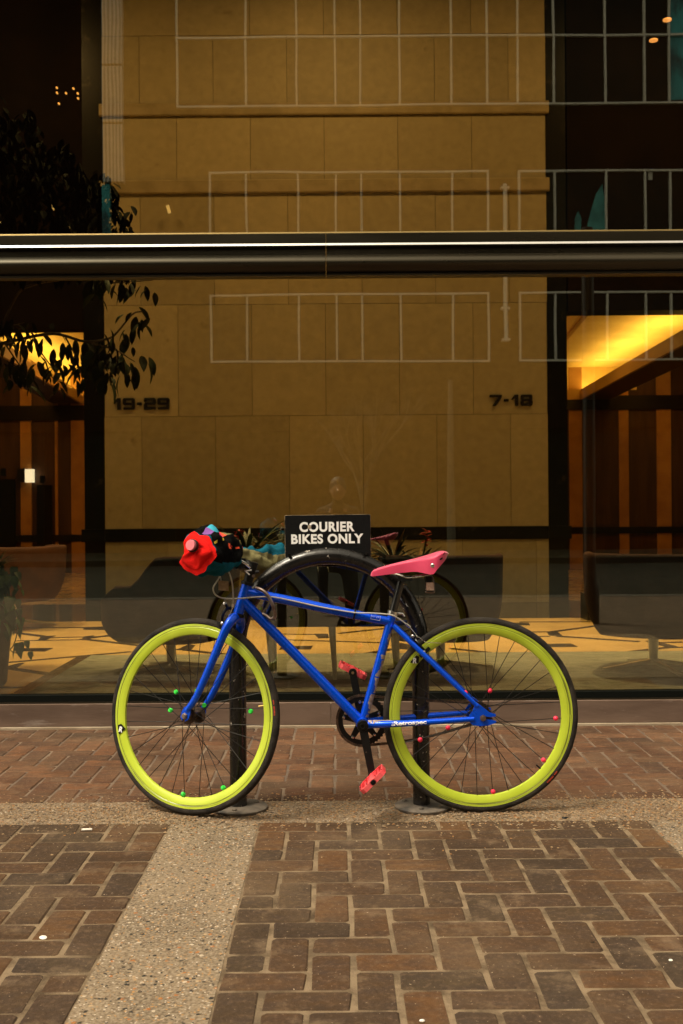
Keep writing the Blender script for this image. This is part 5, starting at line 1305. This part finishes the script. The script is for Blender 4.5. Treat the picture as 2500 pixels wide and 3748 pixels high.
b.add(vs, fs); sad = b.build('saddle', M_pink, bk, True, 70)
def on_saddle(px, py):
    d = ray(px, py).normalized(); best = None
    for i in range(m_ - 1):
        for j in range(n // 2):
            p0, p1, p2 = Rg[j][i], Rg[j + 1][i], Rg[j][i + 1]; nrm = (p1 - p0).cross(p2 - p0)
            if nrm.length < 1e-12: continue
            nrm.normalize(); den = d.dot(nrm)
            if abs(den) < 1e-6: continue
            t = (p0 - O).dot(nrm) / den; q = O + d * t; c_ = (p0 + p1 + p2 + Rg[j + 1][i + 1]) / 4
            if (q - c_).length < .012 and (best is None or (q - c_).length < best[0]): best = ((q - c_).length, q, nrm if nrm.y < 0 else -nrm)
    return best
for (px, py, r_, mm, nm, sq) in ((1583, 2070, .0075, M_silver, 'rivet', (1, 1, .35)), (1615, 2045, .0075, M_blk, 'slot', (1, .45, .12)), (1625, 2026, .009, mat('saddle_slot_pink', (.25, .02, .05), .6), 'slot', (1, .35, .12))):
    h = on_saddle(px, py)
    if h:
        b = MB(); q = h[2].to_track_quat('Z', 'Y').to_matrix(); tq = Matrix.Rotation(0, 3, 'Z')
        xx = (Vector((1, 0, .45)) - h[2] * Vector((1, 0, .45)).dot(h[2])).normalized(); yy = h[2].cross(xx); Mq = Matrix((xx, yy, h[2])).transposed()
        b.sphere(h[1], r_, 14, 8, sq=sq, M=Mq); b.build(nm, mm, sad)
    else: print('no saddle hit', px, py)
for s_ in (-1, 1):
    b = MB(); y = s_ * .021
    b.tube(catmull([flat(at(1395, 2096)) + Vector((0, s_ * .006, 0)), flat(at(1448, 2100)) + Vector((0, y * .8, 0)), flat(at(1472, 2107)) + Vector((0, y, 0)), flat(at(1492, 2113)) + Vector((0, y, 0)), flat(at(1530, 2109)) + Vector((0, y, 0)), flat(at(1572, 2100)) + Vector((0, y * 1.4, 0)), flat(at(1590, 2088)) + Vector((0, y * 1.9, 0))], 5), .0034, 8); b.build('saddle_rail', M_steel, bk)
# seat post, clamp, collar
sp0, sp1 = ST - sd * .02, flat(at(1470, 2118)); b = MB(); b.tube([ST, sp1], .0135, 20); b.build('seat_post', mat('glossy_black_post', (.008, .008, .008), .12, coat=.5, col3=(.2, .16, .1), c3scale=50, c3=(.70, .73)), bk)
b = MB(); b.lathe([(.0150, -.004), (.0195, -.004), (.0195, .009), (.0145, .010), (.0145, -.004)], ST, sd, 24); b.tube([ST + Vector((.018, -.012, .003)), ST + Vector((.034, -.006, .000)), ST + Vector((.040, -.004, -.010))], .004, 8); b.build('seat_collar', M_silver, bk)
b = MB(); b.cbox(flat(at(1482, 2116)), (.050, .046, .018), M=None); b.lathe([(0, -.026), (.007, -.026), (.007, .026), (0, .026)], flat(at(1475, 2124)), (0, 1, 0), 10); b.build('saddle_clamp', M_blk, bk)
# hanging reflector
rf = MB(); rf.tube(catmull([flat(at(1574, 2104)), flat(at(1584, 2116)), flat(at(1588, 2138)), flat(at(1590, 2160)), flat(at(1588, 2168)), flat(at(1572, 2169)), flat(at(1556, 2167))], 4), .0028, 8, up=(0, 1, 0)); r1 = rf.build('reflector_bracket', M_tarn, bk)
q = flat(at(1572, 2144)); MB().box((q.x - .012, YB0 - .026, q.z - .014), (q.x + .013, YB0 + .026, q.z + .013)).build('reflector', mat('amber_reflector', (.32, .20, .15), .2, col2=(.5, .36, .3), nscale=60), bk, False)
MB().box((q.x - .014, YB0 - .022, q.z + .013), (q.x + .006, YB0 + .022, q.z + .034)).build('reflector_mount', M_blk, bk, False)

# brakes ----------------------------------------------------------------
def caliper(c, fwd, upv, lat, bolt_px, Y):
    b = MB(); R_ = .034
    for s_ in (-1, 1):
        pts = [c + upv * .024 + lat * s_ * -.004 + fwd * .012, c + upv * .020 + lat * s_ * .022 + fwd * .012, c - upv * .004 + lat * s_ * .036 + fwd * .012, c - upv * .034 + lat * s_ * .026 + fwd * .010]
        b.tube(catmull(pts, 4), [.0068, .0052], 8, flat=.8)
        b.bar(c - upv * .036 + lat * s_ * .020 + fwd * .030, c - upv * .036 + lat * s_ * .020 - fwd * .016, .012, .012, up=upv)
    b.tube([c + upv * .022 + lat * -.002 + fwd * .02, c + upv * .030 + lat * -.030 + fwd * .012, c + upv * .040 + lat * -.042 + fwd * .010], .0045, 8)
    o = b.build('brake_caliper', M_crank, bk)
    b = MB()
    for p_, r_ in ((c + upv * .020 + fwd * .020, .006), (c - upv * .032 + lat * -.032 + fwd * .006, .0052), (c + upv * .036 - lat * .040 + fwd * .016, .0048)):
        b.lathe([(0, 0), (r_, 0), (r_, .004), (r_ * .6, .0055), (0, .0055)], p_, (fwd if r_ == .006 else -lat).normalized(), 10)
    b.build('brake_bolt', M_silver, o)
caliper(CR + fv * .026 - us * .006, fv, us, lv_, None, 0)
rc = flat(at(1522, 2362)); rf_ = (RA - rc).normalized(); rup = -rf_; rfw = Vector((rup.z, 0, -rup.x))
caliper(rc + rfw * 0, rfw if rfw.x < 0 else rfw, rup, Vector((0, 1, 0)), None, 0)
MB().bar(flat(at(1470, 2318)), rc + rup * .012, .012, .03, up=(0, 1, 0)).build('brake_bridge', M_blue, bk)

# bars, stem, cables ------------------------------------------------------
YN = 3.585; NE = W(725, 2000, YN); hb_ = .27; MID = NE + lv_ * hb_; FE = NE + lv_ * (2 * hb_); FE = FE
ST0 = HT + us * .008; ST1 = HT + us * .075
b = MB(); b.tube([ST0, ST1], .0165, 18); b.build('stem_spacer', M_blk, bk)
MIDL = Vector((MID.x, MID.y, ST1.z - .004)) ; 
b = MB(); b.tube(catmull([ST1 - us * .012, (ST1 + MIDL) / 2, MIDL], 4), .0165, 14); b.lathe([(0, -.022), (.020, -.022), (.020, .022), (0, .022)], MIDL, lv_, 18); b.lathe([(0, 0), (.018, 0), (.018, .004), (.009, .006), (0, .006)], ST1, us, 18)
stem_o = b.build('stem', M_crank, bk)
b = MB(); b.lathe([(0, 0), (.0055, 0), (.0055, .004), (0, .004)], at(928, 2108, -.024), (0, -1, 0), 10); b.build('stem_bolt', M_nut, stem_o)
for (a, c_) in (((896, 2088), (914, 2104)), ((897, 2090), (921, 2086))):
    MB().bar(at(*a, -.0225), at(*c_, -.0225), .0045, .001, up=(0, 1, 0)).build('stem_mark', M_dec, stem_o, False)
b = MB(); b.tube(catmull([NE, NE + lv_ * .10, NE + lv_ * .16 - us * .008, MIDL - lv_ * .045, MIDL, MIDL + lv_ * .045, FE - lv_ * .16 - us * .008, FE - lv_ * .10, FE], 6), .0115, 14); b.build('handlebar', M_crank, bk)
b = MB(); b.lathe([(0, -.004), (.0145, -.004), (.0165, 0), (.0165, .10), (0, .10)], NE, lv_, 22); b.build('grip', M_blk, bk)
b = MB(); b.lathe([(0, .003), (.0160, .003), (.0176, .001), (.0176, -.008), (.0165, -.0105), (0, -.0105)], NE - lv_ * .040, lv_, 28); b.build('bar_end_plug', mat('pink_end_plug', (.80, .20, .25), .65, bump=.4, bscale=400), bk)
b = MB(); b.lathe([(.0160, .004), (.0205, .004), (.0212, .0), (.0212, -.006), (.0178, -.007)], NE - lv_ * .036 + Vector((.002, 0, -.001)), lv_, 24); b.build('grip_rim', M_blk, bk)
# brake lever pieces near the cuff
b = MB(); b.tube(catmull([at(862, 2040, -.02), at(880, 2052, -.03), at(898, 2062, -.03), at(915, 2078, -.02)], 4), [.0055, .0045], 8); b.build('brake_lever', M_silver, bk)
b = MB(); b.cbox(at(884, 2052, -.01), (.030, .024, .016)); b.lathe([(0, -.02), (.012, -.02), (.012, .02), (0, .02)], at(898, 2070, -.008), lv_, 12); b.cbox(at(872, 2030, -.012), (.012, .02, .018)); b.build('brake_lever_clamp', M_crank, bk)
b = MB(); b.cbox(at(869, 2034, -.03), (.010, .012, .016)); b.build('lever_clip', M_steel, bk, False)
b = MB(); b.tube([at(935, 2093, -.015), at(948, 2092, -.015)], .006, 8); b.build('bell_stub', M_crank, bk)
yv = -.045
b = MB(); b.tube(catmull([at(804, 2098, -.12), at(803, 2112, -.12), at(794, 2128, -.12), at(781, 2150, -.11), at(784, 2170, -.10), at(800, 2184, -.085), at(828, 2191, -.06), at(870, 2191, -.035), at(920, 2187, -.03), at(975, 2184, -.03), at(1010, 2187, -.025), at(1075, 2200, -.020), at(1180, 2223, -.020), at(1296, 2242, -.020), at(1360, 2244, -.025), at(1420, 2249, -.026), at(1445, 2256, -.025), at(1468, 2270, -.02), at(1488, 2285, -.015)], 6), .0026, 8); b.build('brake_cable', M_cable, bk)
b = MB(); b.tube(catmull([at(832, 2085, -.13), at(842, 2105, -.12), at(850, 2135, -.10), at(853, 2165, -.07), at(854, 2190, -.05), at(853, 2212, -.04)], 6), .0026, 8); b.build('brake_cable', M_cable, bk)
b = MB(); b.tube([at(853, 2208, -.04), at(852, 2222, -.038)], .0052, 10); b.tube([at(1486, 2283, -.015), at(1500, 2295, -.010)], .0055, 10); b.build('cable_ferrule', M_silver, bk)
b = MB(); b.tube([at(852, 2222, -.038), at(846, 2240, -.035), at(836, 2256, -.03)], .0014, 6); b.tube([at(1500, 2295, -.01), at(1528, 2330, -.005), at(1560, 2352, -.035), at(1615, 2354, -.045)], .0012, 6); b.build('brake_wire', M_steel, bk)
b = MB(); b.tube(catmull([at(937, 2150, -.012), at(950, 2156, -.022), at(968, 2166, -.030), at(983, 2183, -.035), at(996, 2210, -.038), at(1005, 2238, -.035), at(1006, 2256, -.030), at(999, 2264, -.022)], 5), .0062, 12); b.tube(catmull([at(1001, 2262, -.025), at(990, 2265, -.02), at(976, 2254, -.012), at(962, 2246, -.004)], 4), .0058, 10); b.sphere(at(1002, 2262, -.025), .0075, 10, 6)
lk = b.build('hook_lock', M_tarn); tag(lk, 'bent tarnished steel lock hooked round the head of the blue frame', 'lock')
# paper tag hanging from the cable
c_ = at(818, 2142, -.115); e = thing('paper_tag', c_, 'small square brown paper tag hanging under the near bar end', 'tag')
b = MB(); 
for k in range(5):
    pass
vs = []; 
for j in range(4):
    for i in range(5): vs.append(c_ + Vector((-.0175 + .035 * i / 4, .0035 * math.sin(i * .9 + j), .0165 - .033 * j / 3 - .003 * i / 4)))
b.add(vs, [(j * 5 + i, (j + 1) * 5 + i, (j + 1) * 5 + i + 1, j * 5 + i + 1) for j in range(3) for i in range(4)])
b.add([v + Vector((0, .0008, 0)) for v in vs], [(j * 5 + i, j * 5 + i + 1, (j + 1) * 5 + i + 1, (j + 1) * 5 + i) for j in range(3) for i in range(4)]); b.build('card', mat('brown_card', (.30, .20, .11), .9, col2=(.22, .14, .07), nscale=60), e)
b = MB(); b.tube([c_ + Vector((-.008, 0, .016)), c_ + Vector((-.010, 0, .032))], .0015, 5); b.build('loop', M_cable, e)

# ------------------------------------------------------------------ fleece mitts on the handlebar
M_fr = mat('red_fleece', (.80, .010, .006), .95, spec=.2, col2=(.66, .006, .005), nscale=18, bump=.35, bscale=260)
M_ft = mat('teal_fleece', (.005, .085, .13), .95, spec=.1, col2=(.004, .065, .10), nscale=14, bump=.4, bscale=240)
M_fo = mat('olive_fleece', (.23, .205, .085), .95, col2=(.17, .15, .06), nscale=14, bump=.35, bscale=240)
M_fk = mat('black_fleece', (.004, .004, .004), .95, spec=.05, bump=.3, bscale=240)
M_pat = [M_fk] + [mat('knit_' + nm, c_, .95, bump=.35, bscale=240) for nm, c_ in (('purple', (.20, .07, .30)), ('cyan', (.03, .36, .50)), ('magenta', (.60, .02, .15)), ('orange', (.85, .09, .03)), ('red', (.65, .01, .01)), ('yellow', (.6, .4, .03)), ('olive', (.16, .15, .05)))]
def pat_mi(t, k):
    if .035 <= k < .085 or k > .97: q = [0, 1, 1, 2, 2, 3, 4, 7, 0, 5, 4, 0, 5, 0][min(13, int(t * 14))]; return q
    if .165 <= k < .20 and .30 < t < .9: return [4, 0, 5, 0, 4, 0][int(t * 20) % 6]
    if .13 <= k < .15 and t < .3: return [0, 6, 0][int(t * 20) % 3]
    return 0
def loft(rings, sub_=6, sub2=3, amp=.004, seed=0, closed_end=True, fold=0.0):
    """rings: lists of world points (same count). returns MB grid: vs[ring][k]"""
    n0 = len(rings[0]); fine = [catmull(r_, sub2, closed=True) for r_ in rings]; n = len(fine[0])
    cols = [catmull([r_[k] for r_ in fine], sub_) for k in range(n)]; m = len(cols[0]); G = []
    for i in range(m):
        c_ = sum((cols[k][i] for k in range(n)), Vector()) / n; row = []
        for k in range(n):
            p_ = cols[k][i]; d = (p_ - c_).normalized(); nz_ = mnoise.noise(p_ * 22 + Vector((seed, 0, 0))) * amp + mnoise.noise(p_ * 55 + Vector((0, seed, 0))) * amp * .45
            nz_ += fold * math.sin(k / n * 2 * PI * 5 + i * .5 + seed) * math.sin(PI * i / m)
            row.append(p_ + d * nz_)
        G.append(row)
    return G
def ring_px(pts, s_): return [on_plane(px, py, NE + lv_ * s_, lv_) for px, py in pts]
r0 = [(703, 1953), (745, 1970), (770, 1990), (785, 2022), (770, 2042), (752, 2060), (735, 2086), (717, 2094), (690, 2082), (672, 2066), (661, 2053), (678, 2035), (675, 1996), (683, 1972)]
r0b = [(704, 1944), (749, 1962), (778, 1985), (792, 2022), (782, 2048), (762, 2068), (743, 2094), (717, 2099), (688, 2086), (669, 2069), (657, 2054), (672, 2034), (669, 1996), (680, 1965)]
r1 = [(728, 1932), (782, 1938), (815, 1970), (824, 2018), (816, 2056), (800, 2082), (776, 2102), (745, 2108), (716, 2098), (696, 2078), (684, 2048), (682, 2005), (690, 1965), (706, 1940)]
r2 = [(782, 1936), (826, 1952), (850, 1984), (858, 2022), (854, 2058), (840, 2086), (818, 2102), (790, 2096), (768, 2078), (748, 2052), (736, 2020), (738, 1988), (748, 1958), (762, 1940)]
r3 = [(838, 1962), (862, 1972), (876, 1992), (882, 2020), (880, 2040), (872, 2058), (858, 2066), (842, 2062), (826, 2050), (814, 2034), (808, 2012), (810, 1992), (816, 1974), (826, 1964)]
r4 = [(862, 1990), (872, 1995), (878, 2005), (882, 2020), (880, 2034), (875, 2042), (868, 2046), (862, 2044), (856, 2038), (851, 2030), (849, 2018), (850, 2006), (853, 1997), (857, 1991)]
G = loft([ring_px(r0b, .0), ring_px(r1, .055), ring_px(r2, .12), ring_px(r3, .175), ring_px(r4, .20)], 9, 5, .016, 1.3, fold=.007)
m_, n = len(G), len(G[0])
mt = thing('handlebar_mitt', NE, 'red and teal fleece mitt with a patterned top on the near bar end', 'mitt', 'fleece mitts on the handlebar')
def grid_part(G, sel, name, m, parent, pick=None):
    m_, n = len(G), len(G[0]); b = MB(); vs = [p_ for r_ in G for p_ in r_]; fs = [(i * n + k, i * n + (k + 1) % n, (i + 1) * n + (k + 1) % n, (i + 1) * n + k) for i in range(m_ - 1) for k in range(n) if sel(i / (m_ - 1), k / n)]
    used_ = sorted({v for f_ in fs for v in f_}); mp_ = {v: i for i, v in enumerate(used_)}; b.add([vs[v] for v in used_], [[mp_[v] for v in f_] for f_ in fs])
    if pick: b.mi = [pick(i / (m_ - 1), k / n) for i in range(m_ - 1) for k in range(n) if sel(i / (m_ - 1), k / n)]
    return b.build(name, m, parent, True, 180)
pat = lambda t, k: (k < .20 + .03 * math.sin(t * 9)) and t < .93 and t > .02
blkz = lambda t, k: (.20 + .03 * math.sin(t * 9) <= k < .29 - .02 * t) and t < .93 or (k > .93 and t < .9)
grid_part(G, pat, 'patterned_panel', M_pat, mt, pick=pat_mi)
grid_part(G, blkz, 'black_panel', M_fk, mt)
rdz = lambda t, k: .44 < k <= .93 and t < .10 + .05 * math.sin(k * 19)
grid_part(G, rdz, 'red_edge', M_fr, mt)
grid_part(G, lambda t, k: not pat(t, k) and not blkz(t, k) and not rdz(t, k), 'teal_panel', M_ft, mt)
# end face in red with folds round the plug
Rr0 = [G[0][k] for k in range(n)]; rin = [q + (NE - q) * .06 - lv_ * .004 for q in ring_px(r0, -.002)]; rin = catmull(rin, 5, closed=True)
b = MB(); prs = [Rr0, rin]
for f_, dd in ((.94, .008), (.86, .012), (.76, .015), (.66, .018), (.56, .019), (.46, .019), (.36, .018), (.28, .016)):
    prs.append([NE + (q - NE) * f_ - lv_ * (dd + .006 * mnoise.noise(q * 30 + Vector((f_ * 3, 0, 0))) + .005 * math.sin(i * 2 * PI / n * 3 + f_ * 3)) for i, q in enumerate(rin)])
vs = [p_ for r_ in prs for p_ in r_]
b.add(vs, [(i * n + (k + 1) % n, i * n + k, (i + 1) * n + k, (i + 1) * n + (k + 1) % n) for i in range(1, len(prs) - 1) for k in range(n)] + [tuple((len(prs) - 1) * n + k for k in range(n))])
b.build('red_panel', M_fr, mt, True, 180)
b = MB(); b.add([p_ for r_ in prs[:2] for p_ in r_], [((k + 1) % n, k, n + k, n + (k + 1) % n) for k in range(n)]); b.build('red_hem', M_fr, mt, True, 180)
b = MB(); b.sphere(on_plane(868, 1990, NE + lv_ * .19, lv_), .012, 10, 8, sq=(.8, 1, 1.3)); b.build('black_cuff', M_fk, mt)
b = MB(); b.tube(catmull([at(866, 1988, -.02), at(860, 1990, -.035), at(850, 1996, -.04), at(852, 2004, -.04), at(850, 2008, -.04)], 3), [.005, .003], 8); b.build('white_trim', M_dec, mt)
# far mitt
def circ(px, py, rx, ry, s_, n=14): return [on_plane(px + rx * math.sin(2 * PI * k / n), py - ry * math.cos(2 * PI * k / n), NE + lv_ * s_, lv_) for k in range(n)]
G2 = loft([circ(850, 2022, 5, 18, .285), circ(876, 2034, 26, 34, .32), circ(918, 2050, 34, 48, .37), circ(958, 2060, 42, 56, .43), circ(1000, 2052, 44, 54, .49), circ(1040, 2040, 36, 42, .54), circ(1060, 2030, 16, 20, .56)], 9, 5, .014, 5.1, fold=.004)
mt2 = thing('handlebar_mitt', FE, 'olive and teal fleece mitt on the far bar end left of the sign', 'mitt', 'fleece mitts on the handlebar')
tz = lambda t, k: (k > .84 or k < .10 + .10 * t) and t > .08
grid_part(G2, tz, 'teal_panel', M_ft, mt2); grid_part(G2, lambda t, k: not tz(t, k), 'olive_panel', M_fo, mt2)
b = MB(); b.sphere(at(864, 2030, .01), .018, 12, 8, sq=(.9, 1, 1.3)); b.build('olive_cuff', M_fo, mt2)
